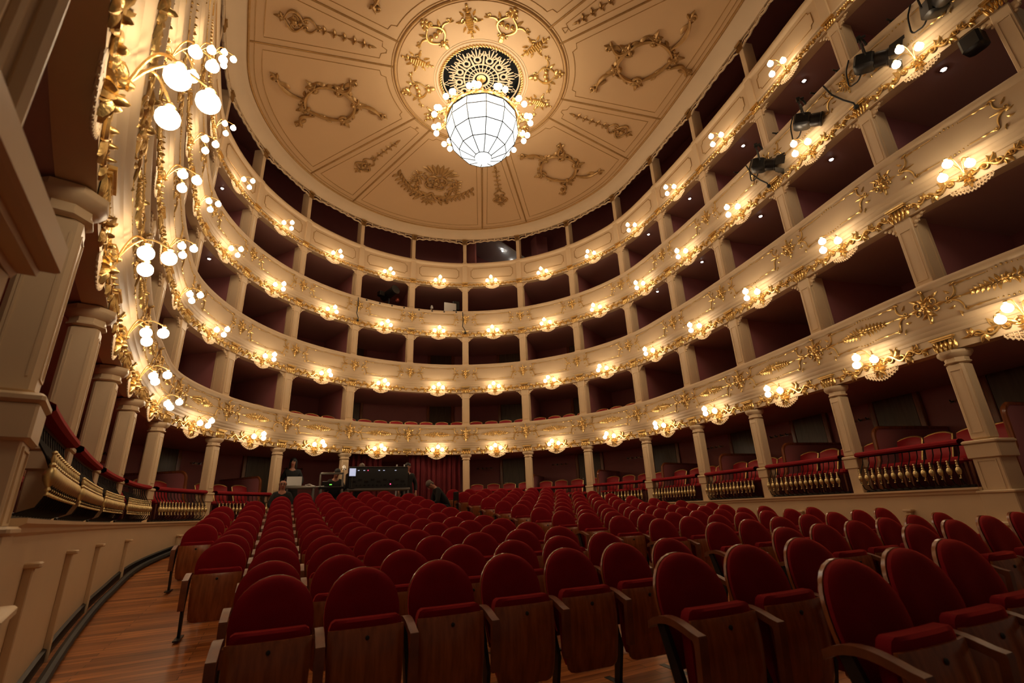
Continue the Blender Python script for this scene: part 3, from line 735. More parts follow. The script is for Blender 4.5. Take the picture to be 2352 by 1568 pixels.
# doors in the rear wall
nd = 0
DO = None
def door():
    r = empty('door_1'); m = MB(); bbox(m, (0, .03, 1.02), (.80, .05, 2.04), .006); 
    m.build('leaf', M['door'], r)
    m = MB()
    for x in (-.46, .46): bbox(m, (x, .03, 1.07), (.11, .08, 2.14), .012)
    bbox(m, (0, .03, 2.10), (1.03, .08, .11), .012); m.build('frame', M['wood'], r)
    m = MB(); sph(m, (.32, .09, 1.0), .03, 8, 6); tube(m, [(.32, .06, 1.0), (.32, .10, 1.0), (.23, .10, 1.0)], .01, 6); m.build('handle', M['chrome'], r); return r
for t, fl in ((0, 1.18), (1, TB[1]+.27), (2, TB[2]+.16)):
    for bay in BAYS[1:-1]:
        if t == 0 and abs(bay) < 1: continue
        nd += 1; r = DO and dup(DO) or door(); DO = DO or r; r.name = 'door_%d' % nd
        s0 = (S_of(bay-.5)+S_of(bay+.5))/2+(.25 if bay > 0 else -.25); r.matrix_world = frame(0, -2.29, fl, s=s0)
        structure(r, 'dark panelled box door in the maroon rear wall, %s, %s' % ('ground floor' if t == 0 else TN[t]+' tier', bside(bay)), 'door')
# coat hooks on the rear wall of the ground boxes
CH0 = None
for bay in [b for b in BAYS[1:-1] if abs(b) > 1]:
    if CH0 is None:
        CH0 = empty('coat_rack'); m = MB(); box(m, (0, .012, 0), (.62, .02, .05)); m.build('rail', M['wood'], CH0)
        for i in range(4): m = MB(); tube(m, [(-.24+.16*i, .02, .0), (-.24+.16*i, .08, -.01), (-.24+.16*i, .10, .03)], .012, 6); m.build('hook', M['black'], CH0)
        r = CH0
    else: r = dup(CH0)
    s0 = (S_of(bay-.5)+S_of(bay+.5))/2-(.55 if bay > 0 else -.55); r.matrix_world = frame(0, -2.3, 2.72, s=s0)
    tag(r, 'small coat rack with black hooks on ground box rear wall, %s' % bside(bay), 'coat rack', 'coat racks in the ground boxes')

# ------------------------------------------------------------------ ground box railings: velvet handrail and bellied iron balusters with gilt knops
BM_iron = MB(); tube(BM_iron, [(0, -.02, 1.795), (0, .0, 1.70), (0, .075, 1.58), (0, .125, 1.47), (0, .13, 1.40), (0, .09, 1.31), (0, .0, 1.275), (0, -.03, 1.275)], .0075, 5)
BMI = BM_iron.mesh('baluster', M['iron'])
_g = MB(); lathe(_g, [(.008, -.105), (.014, -.10), (.008, -.085), (.016, -.075), (.010, -.06), (.019, -.048), (.031, -.02), (.033, .005), (.025, .030), (.013, .042), (.018, .055), (.010, .068), (.014, .085), (.008, .11), (.015, .12), (.008, .13)], 10, MX((0, .115, 1.475), (.06, 0, 0)))
BMG = _g.mesh('gilded_knop', M['brass'])
for bay in BAYS:
    if abs(bay) > 8 or abs(bay) < 2 and not bay == 1.5: continue
    k0, k1 = bay-.5, bay+.5; s0, s1 = S_of(k0)+(.225 if k0 < -7.9 else .158), S_of(k1)-(.225 if k1 > 7.9 else .158); mid = (s0+s1)/2; X0 = frame(0, 0, 0, s=mid); inv = X0.inverted()
    r = empty('box_railing')
    r.matrix_world = X0
    tag(r, 'iron railing with gilt knops and red velvet handrail, ground floor, %s' % bside(bay), 'railing', 'ground box railings')
    ss = np.linspace(s0, s1, 13); P, N = curve(ss)
    def loc(off, z): return [tuple(inv @ Vector((P[i][0]+N[i][0]*off, P[i][1]+N[i][1]*off, z))) for i in range(13)]
    m = MB(); G = [loc(o, z) for o, z in ((-.07, 1.80), (.05, 1.80), (.07, 1.82), (.065, 1.85), (.02, 1.872), (-.04, 1.87), (-.075, 1.85), (-.07, 1.80))]; grid(m, G, flip=True); m.build('handrail', M['rail'], r)
    m = MB(); tube(m, loc(-.02, 1.795), .014, 5); tube(m, loc(-.02, 1.278), .018, 5); tube(m, loc(.0, 1.272), .014, 5); m.build('bar', M['iron'], r)
    n = int((s1-s0)/.108)
    for i in range(n):
        X = inv @ frame(0, .0, 0, s=s0+(i+.5)*(s1-s0)/n)
        o = bpy.data.objects.new('baluster', BMI); COL.objects.link(o); o.parent = r; o.matrix_local = X
        g = bpy.data.objects.new('gilded_knop', BMG); COL.objects.link(g); g.parent = o

# ------------------------------------------------------------------ gilt-framed box chairs
def boxchair():
    r = empty('box_chair'); nu, nv = 9, 8
    def hw(t): return .18+.026*t
    def top(x): return .91-.05*(x/.215)**2
    Gf, Gb = [], []
    for j in range(nv):
        t = j/(nv-1); rowf, rowb = [], []
        for i in range(nu):
            q = -1+2*i/(nu-1); x = q*hw(t); z = .52+(top(x)-.52)*t; y = -.21-.10*t-.05*(1-q*q); puff = .035*(1-q**4)*(1-(2*t-1)**6)
            rowf.append((x, y+puff+.012, z)); rowb.append((x, y-.012, z))
        Gf.append(rowf); Gb.append(rowb)
    m = MB(); grid(m, Gf); grid(m, Gb, flip=True); m.build('back_cushion', M['chairred'], r)
    m = MB(); P = [Gb[j][0] for j in range(nv)]+[(x, y, z+.008) for x, y, z in Gb[-1][1:-1]]+[Gb[j][-1] for j in range(nv-1, -1, -1)]; tube(m, P, .017, 6); m.build('gilded_frame', M['gold'], r)
    m = MB(); bbox(m, (0, .0, .46), (.41, .44, .09), .03); m.build('seat', M['chairred'], r)
    for x in (-.175, .175):
        for y in (-.2, .2): m = MB(); tube(m, [(x, y, .42), (x*1.03, y*1.08, 0)], [.02, .013], 6); m.build('leg', M['woodl'], r)
    return r
BC = None
def put_chair(s, off, z, label, group, rot=0.):
    global BC
    r = boxchair() if BC is None else dup(BC); BC = BC or r
    r.matrix_world = frame(0, off, z, s=s) @ Matrix.Rotation(rot, 4, 'Z'); return tag(r, label, 'chair', group)
PLACE4 = ['next to the far column', 'second from the far column', 'second from the near column', 'next to the near column']
for bay in [-7.5, -6.5, -5.5, -4.5, -3.5, -2.5, 1.5, 2.5, 3.5, 4.5, 5.5, 6.5, 7.5]:
    L = S_of(bay+.5)-S_of(bay-.5); mid = (S_of(bay+.5)+S_of(bay-.5))/2
    for i in range(4):
        if bay == -2.5 and i == 3: continue
        e = (i-1.5)*L*.232*(1 if bay > 0 else -1)
        put_chair(mid+e, -.62-.05*random.random(), 1.18, 'red chair in ground box, %s, %s' % (bside(bay), PLACE4[i]), 'chairs in the ground boxes', random.uniform(-.04, .04))
for bay in [-3.5, -2.5, -1.5, 1.5, 2.5, 3.5, 4.5, 5.5, 6.5]:
    L = S_of(bay+.5)-S_of(bay-.5); mid = (S_of(bay+.5)+S_of(bay-.5))/2
    for i in range(4):
        e = (i-1.5)*L*.232*(1 if bay > 0 else -1)
        put_chair(mid+e, -.36, TB[1]+.27, 'red chair in first tier box, %s, %s' % (bside(bay), PLACE4[i]), 'chairs in the first tier boxes', random.uniform(-.04, .04))
for i in range(8):
    e = (i-3.5)*.465
    put_chair(S_of(0)+e, -.36, TB[1]+.27, 'gilt-framed red chair in wide central first tier box, %s from left' % ORD[i], 'chairs in the first tier boxes', random.uniform(-.04, .04))

# ------------------------------------------------------------------ stalls: tip-up seats
def outline(nv, z0, zm, z1, w0, wm):
    zs = [z0+(zm-z0)*i/4 for i in range(5)]+[zm+(z1-zm)*math.sin(PI/2*i/nv) for i in range(1, nv+1)]
    return [(z, (w0+(wm-w0)*((z-z0)/(zm-z0))**.8) if z <= zm else max(.018, wm*math.sqrt(max(0, 1-((z-zm)/(z1-zm))**2.4)))) for z in zs]
def pad(mb, ol, y, th, back, nu=11, bow=.0, edge=4):
    """upholstered slab following an outline; y(z, q): its middle plane"""
    A, B = [], []; nz = len(ol)
    for j, (z, w) in enumerate(ol):
        ra, rb = [], []
        tz = j/(nz-1); ez = 1-max(0, (tz-.55)/.45)**3 if tz > .55 else 1-max(0, (.12-tz)/.12)**2
        for i in range(nu):
            q = math.sin((-1+2*i/(nu-1))*PI/2); ex = 1-abs(q)**edge
            ra.append((q*w, y(z, q*w)-th*(.25+.75*ex*ez), z)); rb.append((q*w, y(z, q*w)+back, z))
        A.append(ra); B.append(rb)
    grid(mb, A); grid(mb, B, flip=True)
    loop = [A[0][i] for i in range(nu)]; 
    ring_a = [A[0][::-1][i] for i in range(nu)]+[A[j][0] for j in range(1, nz)]+A[-1][1:]+[A[j][-1] for j in range(nz-2, -1, -1)]
    ring_b = [B[0][::-1][i] for i in range(nu)]+[B[j][0] for j in range(1, nz)]+B[-1][1:]+[B[j][-1] for j in range(nz-2, -1, -1)]
    n0 = mb.n; n = len(ring_a); mb.add(ring_a+ring_b, [(i, (i+1) % n, n+(i+1) % n, n+i) for i in range(n)])
def yb(z, x): return .045+.20*(z-.34)-.55*x*x
def seat_parts():
    r = empty('theatre_seat')
    m = MB(); pad(m, outline(8, .33, .62, .868, .198, .2385), lambda z, x: yb(z, x)+.026, .004, .018, edge=12); sh = m.build('wooden_backrest', M['wood'], r)
    m = MB(); pad(m, outline(8, .36, .62, .866, .199, .2375), lambda z, x: yb(z, x)+.012, .050, .006); m.build('back_cushion', M['velvet'], sh)
    U = .035; ol = [(z+U, w) for z, w in [(.105, .150), (.112, .185), (.13, .204), (.16, .213), (.30, .220), (.42, .224), (.52, .226), (.548, .224)]]
    m = MB(); pad(m, ol, lambda z, x: -.110-.026*math.sin((z-U-.1)/.46*PI)-.05*(z-U-.1)+.35*x*x, .012, .012, edge=10); sp = m.build('seat_board', M['wood'], r)
    ol = [(z+U, w) for z, w in [(.14, .18), (.20, .205), (.35, .214), (.50, .218), (.552, .216), (.580, .205), (.592, .185)]]
    m = MB(); pad(m, ol, lambda z, x: -.078-.05*(z-U-.14)+.2*x*x, .026, .050, edge=8); m.build('seat_cushion', M['velvet'], sp)
    m = MB(); lathe(m, [(.012, 0), (.012, .006), (.006, .010)], 10, MX((0, -.149, .50+U), (PI/2, 0, 0))); m.build('numbered_stud', M['black'], sp)
    return r
def armrest_mesh():
    m = MB(); out = []; inn = []
    for a in np.linspace(0, 1, 9):
        y = .13-.36*a; z = .555+.045*math.sin(PI*min(1, a*1.05)**.85)-.012*a; out.append((y, z)); inn.append((y+.0, z-.034))
    poly = out+[(-.235, .53), (-.215, .27), (-.180, .27), (-.198, .508)]+inn[-2::-1]
    extrude(m, poly, 'x', -.026, .026); return m
def leg_mesh():
    m = MB(); extrude(m, [(.075, .56), (.02, .56), (-.10, .25), (-.04, .0), (.015, .0), (-.03, .25)], 'x', -.013, .013); box(m, (0, -.03, .006), (.055, .30, .012)); return m
ST = seat_parts(); ST_K = list(ST.children); ST_A = armrest_mesh().mesh('armrest', M['woodl']); ST_L = leg_mesh().mesh('leg', M['black'])
NS = 0; used = False
ROWY = [1.55, 2.38, 3.42, 4.42, 5.60, 6.55, 7.42, 8.13, 9.0, 9.87, 10.67, 11.5, 12.2, 12.83, 13.38]
L3 = [None, None, .0, -.04, -.03, -.03, -.05, -.05, -.06, -.07, -.07, -.09, -.09, -.09, -.10]     # x of the fourth file, from the camera
LD = [.535, .535, .492, .505, .528, .535, .532, .527, .523, .52, .518, .515, .508, .492, .49]
LR = [(2.32, 3), (2.12, 3), (0, 7), (0, 7), (0, 7), (-1, 8), (-1, 8), (-1, 8), (-2, 9), (-2, 9), (-2, 9), (-2, 9), (-1, 8), (0, 7), (1, 5)]
RX = [None, 4.52, 4.38, 4.56, 4.74, 4.76, 4.74, 4.64, 4.64, 4.61, 4.57, 4.54, 4.46, 4.36, 4.22]
RDX = [0, .55, .535, .525, .53, .535, .532, .527, .523, .52, .518, .515, .508, .492, .49]
def put_seat(xr, y, first_in_row, label, group, pitch=.535):
    global used
    x = xr+CX; r = ST
    if used:
        r = ST.copy(); COL.objects.link(r)
        for ch in ST_K: dup(ch, r)
    used = True
    r.location = (x, y-.15, ztop(x, y)-.875); r.rotation_euler = (0, 0, random.uniform(-.008, .008)); r.scale.x = min(1., pitch/.5351)
    tag(r, label, 'seat', group)
    for sx in ((-1, 1) if first_in_row else (1,)):
        a = bpy.data.objects.new('armrest', ST_A); COL.objects.link(a); a.parent = r; a.location = (sx*.2675, 0, 0)
        l = bpy.data.objects.new('leg', ST_L); COL.objects.link(l); l.parent = r; l.location = (sx*.2675, 0, 0)
SEATLIST = []
for i, y in enumerate(ROWY):
    a, n = LR[i]
    xs = [(a if i < 2 else L3[i]+a*LD[i])+LD[i]*j for j in range(n)]
    yy = lambda x: y+(.08*(x-2.3) if i < 1 else .0)
    for j, x in enumerate(xs):
        nm = ORD[n-1-j]
        put_seat(x, yy(x), j == 0, 'red velvet tip-up seat, %s from the aisle, %s row of the left block' % (nm, ORD[i]), '%s row of the left stalls block' % ORD[i], LD[i])
    if RX[i] is None: continue
    P, N = curve(np.linspace(0, S_of(8.6), 400)); j0 = int(np.argmax(P[:, 0]))
    wall = float(np.interp(y, P[:, 1][::-1], P[:, 0][::-1]))-CX
    x = RX[i]; j = 0
    while x < min(wall-(.42 if y > 3 else .9), 8.6):
        put_seat(x, y, j == 0, 'red velvet tip-up seat, %s from the aisle, %s row of the right block' % (ORD[j], ORD[i-1]), '%s row of the right stalls block' % ORD[i-1], RDX[i])
        x += RDX[i]; j += 1
# round floor vents in front of the third row
for i, (x, y) in enumerate(((1.72+CX, 2.75), (2.1+CX, 2.95))):
    m = MB(); lathe(m, [(.10, 0), (.10, .008), (.085, .012), (.02, .009)], 20)
    for q in range(-3, 4): box(m, (q*.024, 0, .011), (.006, .16, .006))
    o = m.build('floor_vent', M['black']); o.location = (x, y, zfl(x, y)+.001); tag(o, 'round black floor vent before the third row, %s' % ('left one' if i == 0 else 'right one'), 'vent')
# ------------------------------------------------------------------ back of the hall: sound desk, curtain, small gear
m = MB(); n = 170
def fold(u): return .045*math.sin(u*26)+.02*math.sin(u*61+1)
for nm, x0, x1, lab in (('curtain', .12, 1.80, 'dark red pleated stage curtain closing the central doorway, wide right panel'), ('curtain', -1.75, -.75, 'dark red curtain behind the sound desk, narrow left panel')):
    m = MB(); G = []
    for z in np.linspace(.98, 3.02, 6): G.append([(x0+(x1-x0)*i/n, 15.78-.09*((x0+(x1-x0)*i/n))**2*.4+fold(i/n*(x1-x0)*1.4)*(1.15-.15*(z-.98)), z) for i in range(n+1)])
    grid(m, G); tag(m.build(nm, M['curtain']), lab, 'curtain')
    m = MB()
FZ = .99
def table(x0, x1, y0, y1, z, name, label, cat, mt='gray'):
    r = empty(name, ((x0+x1)/2, (y0+y1)/2, FZ), 0, label, cat); a, b = (x1-x0)/2, (y1-y0)/2
    m = MB(); bbox(m, (0, 0, z-FZ-.03), (2*a, 2*b, .06), .012); m.build('tabletop', M[mt], r)
    for sx in (-1, 1):
        for sy in (-1, 1): m = MB(); box(m, (sx*(a-.05), sy*(b-.05), (z-FZ-.06)/2), (.05, .05, z-FZ-.06)); m.build('leg', M['gray'], r)
    return r
table(-1.92, -.22, 13.95, 14.55, 1.93, 'mixing_table', 'long grey trestle table carrying the sound mixing desk', 'table')
r = empty('mixing_desk', (-1.09, 14.25, 1.93), 0, 'large black mixing desk seen from behind with raised rear panel', 'mixing desk')
m = MB(); extrude(m, [(-.26, 0), (.30, 0), (.30, .10), (-.05, .30), (-.10, .56), (-.22, .56), (-.26, .40)], 'x', -.78, .80); m.build('console_body', M['black'], r)
m = MB(); box(m, (0, -.17, .568), (1.60, .16, .016)); m.build('top_edge', M['gray'], r)
for x in (-.80, .82): m = MB(); bbox(m, (x, .02, .2), (.05, .5, .42), .01); m.build('end_cheek', M['iron'], r)
m = MB()
for i in range(9): box(m, (-.66+.165*i, -.263, .17+.05*(i % 2)), (.10, .012, .05)); 
for i in range(14): lathe(m, [(.018, 0), (.018, .03)], 8, MX((-.7+.11*i, -.26, .08), (PI/2, 0, 0)))
m.build('rear_connector', M['iron'], r)
for i, (x, mt) in enumerate(((-.55, 'blueled'), (-.40, 'blueled'), (-.30, 'redled'), (0., 'blueled'), (.13, 'blueled'), (.45, 'blueled'))):
    m = MB(); box(m, (x, -.262, .47), (.045 if mt == 'blueled' else .015, .008, .018)); m.build('display', M[mt], r)
m = MB(); sph(m, (.32, -.265, .10), .016, 8, 6); m.build('indicator_light', M['redled'], r)
r = empty('monitor_screen', (-1.80, 13.965, 1.93), .15, 'small dim monitor standing on left end of the mixing table', 'monitor')
m = MB(); bbox(m, (0, 0, .42), (.20, .03, .24), .008); m.build('casing', M['black'], r); m = MB(); box(m, (0, -.018, .42), (.17, .004, .20)); m.build('screen', M['blueled'], r)
m = MB(); tube(m, [(0, 0, .31), (0, 0, .02)], .015, 6); lathe(m, [(.07, 0), (.07, .012), (.01, .02)], 12); m.build('stand', M['black'], r)
# rack posts right of the desk
r = empty('ladder_frame', (-.20, 15.35, FZ), 0, 'pale upright frame with two posts standing right of the mixing desk', 'frame')
for x in (-.14, .09): m = MB(); box(m, (x, 0, .85), (.035, .035, 1.70)); m.build('post', M['lgray'], r)
m = MB(); box(m, (-.025, 0, 1.2), (.23, .02, .03)); box(m, (-.025, 0, .6), (.23, .02, .03)); box(m, (-.025, 0, .015), (.3, .3, .03)); m.build('crossbar', M['lgray'], r)
table(-3.42, -2.70, 13.72, 14.18, 2.0, 'lighting_table', 'narrow grey table left of the mixing desk holding a laptop', 'table')
r = empty('laptop', (-3.22, 13.98, 2.0), 0, 'open laptop with pale grey lid on the left table before standing woman', 'laptop')
m = MB(); bbox(m, (0, .08, .012), (.36, .25, .02), .006); m.build('base', M['lgray'], r)
m = MB(); bbox(m, (0, 0, .115), (.36, .012, .23), .005, MX((0, -.06, .02), (-.12, 0, 0))); m.build('lid', M['white'], r)
table(-2.62, -2.0, 13.75, 14.15, 1.98, 'rack_case', 'open metal equipment frame between the two desks', 'equipment frame', 'iron')
r = empty('equipment_rack', (-2.32, 13.95, 1.98), 0, 'tubular metal rack with cables standing on equipment frame', 'rack')
m = MB()
for x in (-.28, .28): tube(m, [(x, -.15, 0), (x, -.15, .34), (x, .15, .34), (x, .15, 0)], .014, 6)
m.build('tube_frame', M['gray'], r)
m = MB(); tube(m, [(-.28, -.15, .34), (.28, -.15, .34)], .014, 6); tube(m, [(-.28, .15, .34), (.28, .15, .34)], .014, 6); m.build('top_bar', M['gray'], r)
m = MB(); bbox(m, (-.10, 0, .07), (.26, .22, .13), .01); m.build('amplifier', M['iron'], r); m = MB(); box(m, (-.02, -.112, .05), (.06, .004, .02)); m.build('indicator_light', M['greenled'], r)
r = empty('desk_lamp', (-2.02, 14.1, 1.98), 0, 'small chrome desk lamp on equipment frame behind seated man', 'lamp')
m = MB(); lathe(m, [(.06, 0), (.06, .015), (.01, .02), (.01, .45)], 10); m.build('stand', M['chrome'], r); m = MB(); lathe(m, [(.07, 0), (.06, .06), (.03, .10), (.02, .13)], 12, MX((0, 0, .44))); m.build('shade', M['chrome'], r)
m = MB(); tube(m, [(-2.95, 14.0, 2.03), (-2.85, 13.9, 2.05), (-2.7, 13.85, 1.98), (-2.5, 13.8, 1.99)], .012, 6); tag(m.build('white_cable', M['white']), 'pale loose cable draped from the laptop table to the equipment frame', 'cable')

# ------------------------------------------------------------------ people
def skinmesh(name, pts, edges, mt, lv=2, root=0, parent=None):
    me = bpy.data.meshes.new(name); bm = bmesh.new(); ly = bm.verts.layers.skin.verify(); vs = []
    for i, (p, r) in enumerate(pts):
        v = bm.verts.new(p); s = v[ly]; s.radius = (r if hasattr(r, '__len__') else (r, r)); s.use_root = (i == root); vs.append(v)
    for a, b in edges: bm.edges.new((vs[a], vs[b]))
    bm.to_mesh(me); bm.free(); o = bpy.data.objects.new(name, me); COL.objects.link(o)
    o.modifiers.new('Skin', 'SKIN').use_smooth_shade = True; sb = o.modifiers.new('Sub', 'SUBSURF'); sb.levels = lv; sb.render_levels = lv
    dg = bpy.context.evaluated_depsgraph_get(); dg.update(); m2 = bpy.data.meshes.new_from_object(o.evaluated_get(dg)); o.modifiers.clear(); o.data = m2; bpy.data.meshes.remove(me)
    m2.materials.clear(); m2.materials.append(mt)
    for p in m2.polygons: p.use_smooth = True
    if parent is not None: o.parent = parent
    return o
def person(name, pose, loc, rz, label, hair='hair', long=False, bald=False, glasses=False):
    """pose: joint -> local position (x right, y forward, z up)"""
    r = empty('person', loc, rz, label, 'person'); J = {k: Vector(v) for k, v in pose.items()}
    P = []; E = []; ix = {}
    def add(k, p, rad, par=None):
        ix[k] = len(P); P.append((Vector(p), rad))
        if par is not None: E.append((ix[par], ix[k]))
    add('pelvis', J['pelvis'], (.15, .11)); add('waist', J['pelvis'].lerp(J['chest'], .5), (.125, .10), 'pelvis'); add('chest', J['chest'], (.16, .115), 'waist')
    add('neckb', J['chest'].lerp(J['neck'], .8), (.065, .06), 'chest'); add('neck', J['neck'], .052, 'neckb')
    hd = J['head']; up = (hd-J['neck']).normalized(); fw = Vector(pose.get('face', (0, 1, 0))).normalized(); fw = (fw-up*fw.dot(up)).normalized(); rt = fw.cross(up)
    add('skull0', hd-up*.05+fw*.012, (.070, .078), 'neck'); add('skull1', hd+up*.035, (.076, .092), 'skull0'); add('skull2', hd+up*.085-fw*.01, (.058, .07), 'skull1')
    for s in 'LR':
        sg = -1 if s == 'L' else 1
        sh = J['chest'].lerp(J['neck'], .35)+Vector((sg*.165, 0, 0)) if 'sh'+s not in J else J['sh'+s]
        add('sh'+s, sh, .062, 'chest'); add('el'+s, J['el'+s], .045, 'sh'+s); add('wr'+s, J['wr'+s], .030, 'el'+s)
        d = (J['wr'+s]-J['el'+s]).normalized(); sd = d.cross(Vector((0, 0, 1))); sd = sd.normalized() if sd.length > .1 else Vector((1, 0, 0)); nn = sd.cross(d)
        add('pa'+s, J['wr'+s]+d*.06, (.036, .020), 'wr'+s)
        for q in range(4):
            b = J['wr'+s]+d*.095+sd*(q-1.5)*.019; l = (.062, .075, .07, .055)[q]
            add('f%d%s' % (q, s), b, .0095, 'pa'+s); add('g%d%s' % (q, s), b+d*l*.55-nn*.010, .0085, 'f%d%s' % (q, s)); add('h%d%s' % (q, s), b+d*l*.9-nn*.035, .007, 'g%d%s' % (q, s))
        add('t0'+s, J['wr'+s]+d*.045-sd*sg*.04, .011, 'pa'+s); add('t1'+s, J['wr'+s]+d*.085-sd*sg*.055-nn*.01, .009, 't0'+s)
        hp = J['pelvis']+Vector((sg*.09, 0, -.05)); add('hp'+s, hp, .088, 'pelvis'); add('kn'+s, J['kn'+s], .060, 'hp'+s); add('an'+s, J['an'+s], .040, 'kn'+s); add('to'+s, J['an'+s]+Vector(pose.get('toe', (0, .17, -.05))), .035, 'an'+s)
    b = skinmesh('body', P, E, M['skin'], 2, 0, r)
    keep = ['pelvis', 'waist', 'chest', 'neckb']+[a+s for s in 'LR' for a in ('sh', 'el', 'wr', 'hp', 'kn', 'an', 'to')]
    C = [(P[ix[k]][0] if k[:2] != 'wr' else P[ix[k]][0].lerp(P[ix['el'+k[2]]][0], .08), tuple(x*1.16+.008 for x in (P[ix[k]][1] if hasattr(P[ix[k]][1], '__len__') else (P[ix[k]][1],)*2))) for k in keep]
    ce = [(keep.index(a), keep.index(c)) for a, c in [('pelvis', 'waist'), ('waist', 'chest'), ('chest', 'neckb')]+[(x+s, y+s) for s in 'LR' for x, y in (('sh', 'el'), ('el', 'wr'), ('hp', 'kn'), ('kn', 'an'), ('an', 'to'))]+[('chest', 'shL'), ('chest', 'shR'), ('pelvis', 'hpL'), ('pelvis', 'hpR')]]
    skinmesh('clothing', C, ce, M['cloth'], 2, 0, r)
    Rm = Matrix((rt, fw, up)).transposed().to_4x4(); Rm.translation = hd
    m = MB(); extrude(m, [(.078, .05), (.118, -.012), (.108, -.022), (.078, -.018)], 'x', -.012, .012, Rm)
    for sx in (-1, 1): sph(m, (sx*.079, -.005, .0), (.012, .024, .033), 7, 6, Rm)
    m.build('nose_and_ears', M['skin'], r)
    m = MB()
    for sx in (-1, 1): sph(m, (sx*.030, .080, .028), (.014, .010, .007), 8, 6, Rm); sph(m, (sx*.030, .083, .048), (.018, .006, .004), 7, 5, Rm)
    m.build('eyes', M['black'], r); m = MB(); sph(m, (0, .088, -.052), (.024, .008, .007), 8, 5, Rm); m.build('mouth', M['chairred'], r)
    m = MB()
    if bald:
        for sx in (-1, 1): sph(m, (sx*.058, -.03, .0), (.026, .055, .05), 8, 6, Rm)
        sph(m, (0, -.068, -.005), (.06, .03, .055), 8, 6, Rm)
    else:
        V = []; sph(m, (0, -.014, .052), (.086, .095, .082), 12, 9, Rm)
        if long:
            sph(m, (0, -.05, -.09), (.09, .06, .18), 10, 8, Rm)
            for sx in (-1, 1): sph(m, (sx*.080, .0, -.08), (.026, .045, .16), 8, 8, Rm)
        else: sph(m, (0, -.05, .0), (.078, .05, .075), 9, 7, Rm)
    m.build('hair', M[hair], r)
    if glasses:
        m = MB()
        for sx in (-1, 1): tube(m, [(sx*.031+.022*math.cos(a), .098, .026+.018*math.sin(a)) for a in np.linspace(0, 2*PI, 11)[:-1]], .0028, 4, closed=True, X=Rm); tube(m, [(sx*.052, .098, .03), (sx*.082, .0, .03)], .0025, 4, X=Rm)
        m.build('glasses', M['black'], r)
    return r
stand = dict(pelvis=(0, 0, .95), chest=(0, .02, 1.30), neck=(0, .03, 1.50), head=(0, .05, 1.62), elL=(-.26, .02, 1.13), elR=(.26, .02, 1.13), wrL=(-.22, .22, 1.02), wrR=(.22, .22, 1.02), knL=(-.10, .03, .50), knR=(.10, .03, .50), anL=(-.11, 0, .07), anR=(.11, 0, .07))
person('w', {**stand, 'face': (.25, 1, -.1)}, (-3.28, 14.88, 1.07), PI, 'woman with long dark hair in black standing behind the laptop', long=True)
person('m', {**stand, 'elL': (-.27, -.03, 1.13), 'elR': (.27, -.03, 1.13), 'wrL': (-.25, .08, .90), 'wrR': (.25, .08, .90), 'face': (.15, 1, -.05)}, (-.14, 14.78, FZ-.05), PI, 'man in black standing at the right end of the mixing desk')
person('k', {**stand, 'head': (0, .10, 1.58), 'face': (0, 1, -.5)}, (-1.45, 14.98, FZ-.02), PI, 'person behind the mixing desk, only top of head showing', hair='ghair')
sit = dict(pelvis=(0, 0, .50), chest=(0, .08, .88), neck=(0, .12, 1.08), head=(0, .16, 1.20), elL=(-.25, .16, .72), elR=(.25, .16, .72), wrL=(-.14, .40, .78), wrR=(.14, .40, .78), knL=(-.11, .42, .50), knR=(.11, .42, .50), anL=(-.11, .42, .08), anR=(.11, .42, .08))
def stool(x, y, z, h, label):
    r = empty('stool', (x, y, z), 0, label, 'stool'); m = MB(); lathe(m, [(.15, h-.05), (.17, h-.04), (.17, h-.01), (.15, h)], 14); m.build('seat', M['black'], r)
    for a in range(4): t = PI/4+a*PI/2; m = MB(); tube(m, [(.12*math.cos(t), .12*math.sin(t), h-.05), (.17*math.cos(t), .17*math.sin(t), 0)], .012, 6); m.build('leg', M['gray'], r)
stool(-2.16, 14.82, FZ, .60, 'black stool under the dark-haired man at the mixing table')
person('d', {**sit, 'head': (-.02, .22, 1.18), 'face': (.1, 1, -.7)}, (-2.16, 14.82, FZ+.21), PI, 'dark-haired man in black sitting hunched between rack and mixing desk')
person('b', {**sit, 'face': (0, 1, -.05), 'wrL': (-.16, .30, .62), 'wrR': (.16, .30, .62)}, (-3.47, 13.55, .93-.10), PI, 'bald man with glasses in black sitting behind last row of left block', hair='ghair', bald=True, glasses=True)
stool(-3.47, 13.55, .93, .40, 'low stool under the bald man behind the left block')
bow = dict(pelvis=(0, 0, .50), chest=(0, .24, .82), neck=(0, .36, .98), head=(0, .46, 1.03), elL=(-.24, .34, .60), elR=(.24, .34, .60), wrL=(-.10, .52, .55), wrR=(.10, .52, .55), knL=(-.11, .44, .52), knR=(.11, .44, .52), anL=(-.11, .36, .08), anR=(.11, .36, .08), face=(0, .75, -1))
bz = zfl(.45, 12.6)
person('s', bow, (.44, 12.55, bz+.04), PI/2, 'grey-haired man in black bowed forward on a chair in the aisle', hair='ghair')
r = empty('folding_chair', (.46, 12.55, bz), PI/2, 'dark folding chair under the bowed man in the aisle', 'chair')
m = MB(); bbox(m, (0, 0, .45), (.40, .40, .03), .01); m.build('seat', M['black'], r); m = MB(); bbox(m, (0, -.21, .78), (.40, .02, .22), .008); m.build('backrest', M['black'], r)
for sx in (-1, 1): m = MB(); tube(m, [(sx*.19, -.21, .88), (sx*.19, -.2, .45), (sx*.19, -.22, 0)], .012, 6); m.build('leg', M['iron'], r); m = MB(); tube(m, [(sx*.19, .18, .45), (sx*.19, .2, 0)], .012, 6); m.build('leg', M['iron'], r)
m = MB(); bbox(m, (0, 0, .14), (.34, .22, .28), .05); o = m.build('bag', M['cloth']); o.location = (-.15, 12.4, zfl(-.15, 12.4)); tag(o, 'black bag on the floor in front of the bowed man', 'bag')

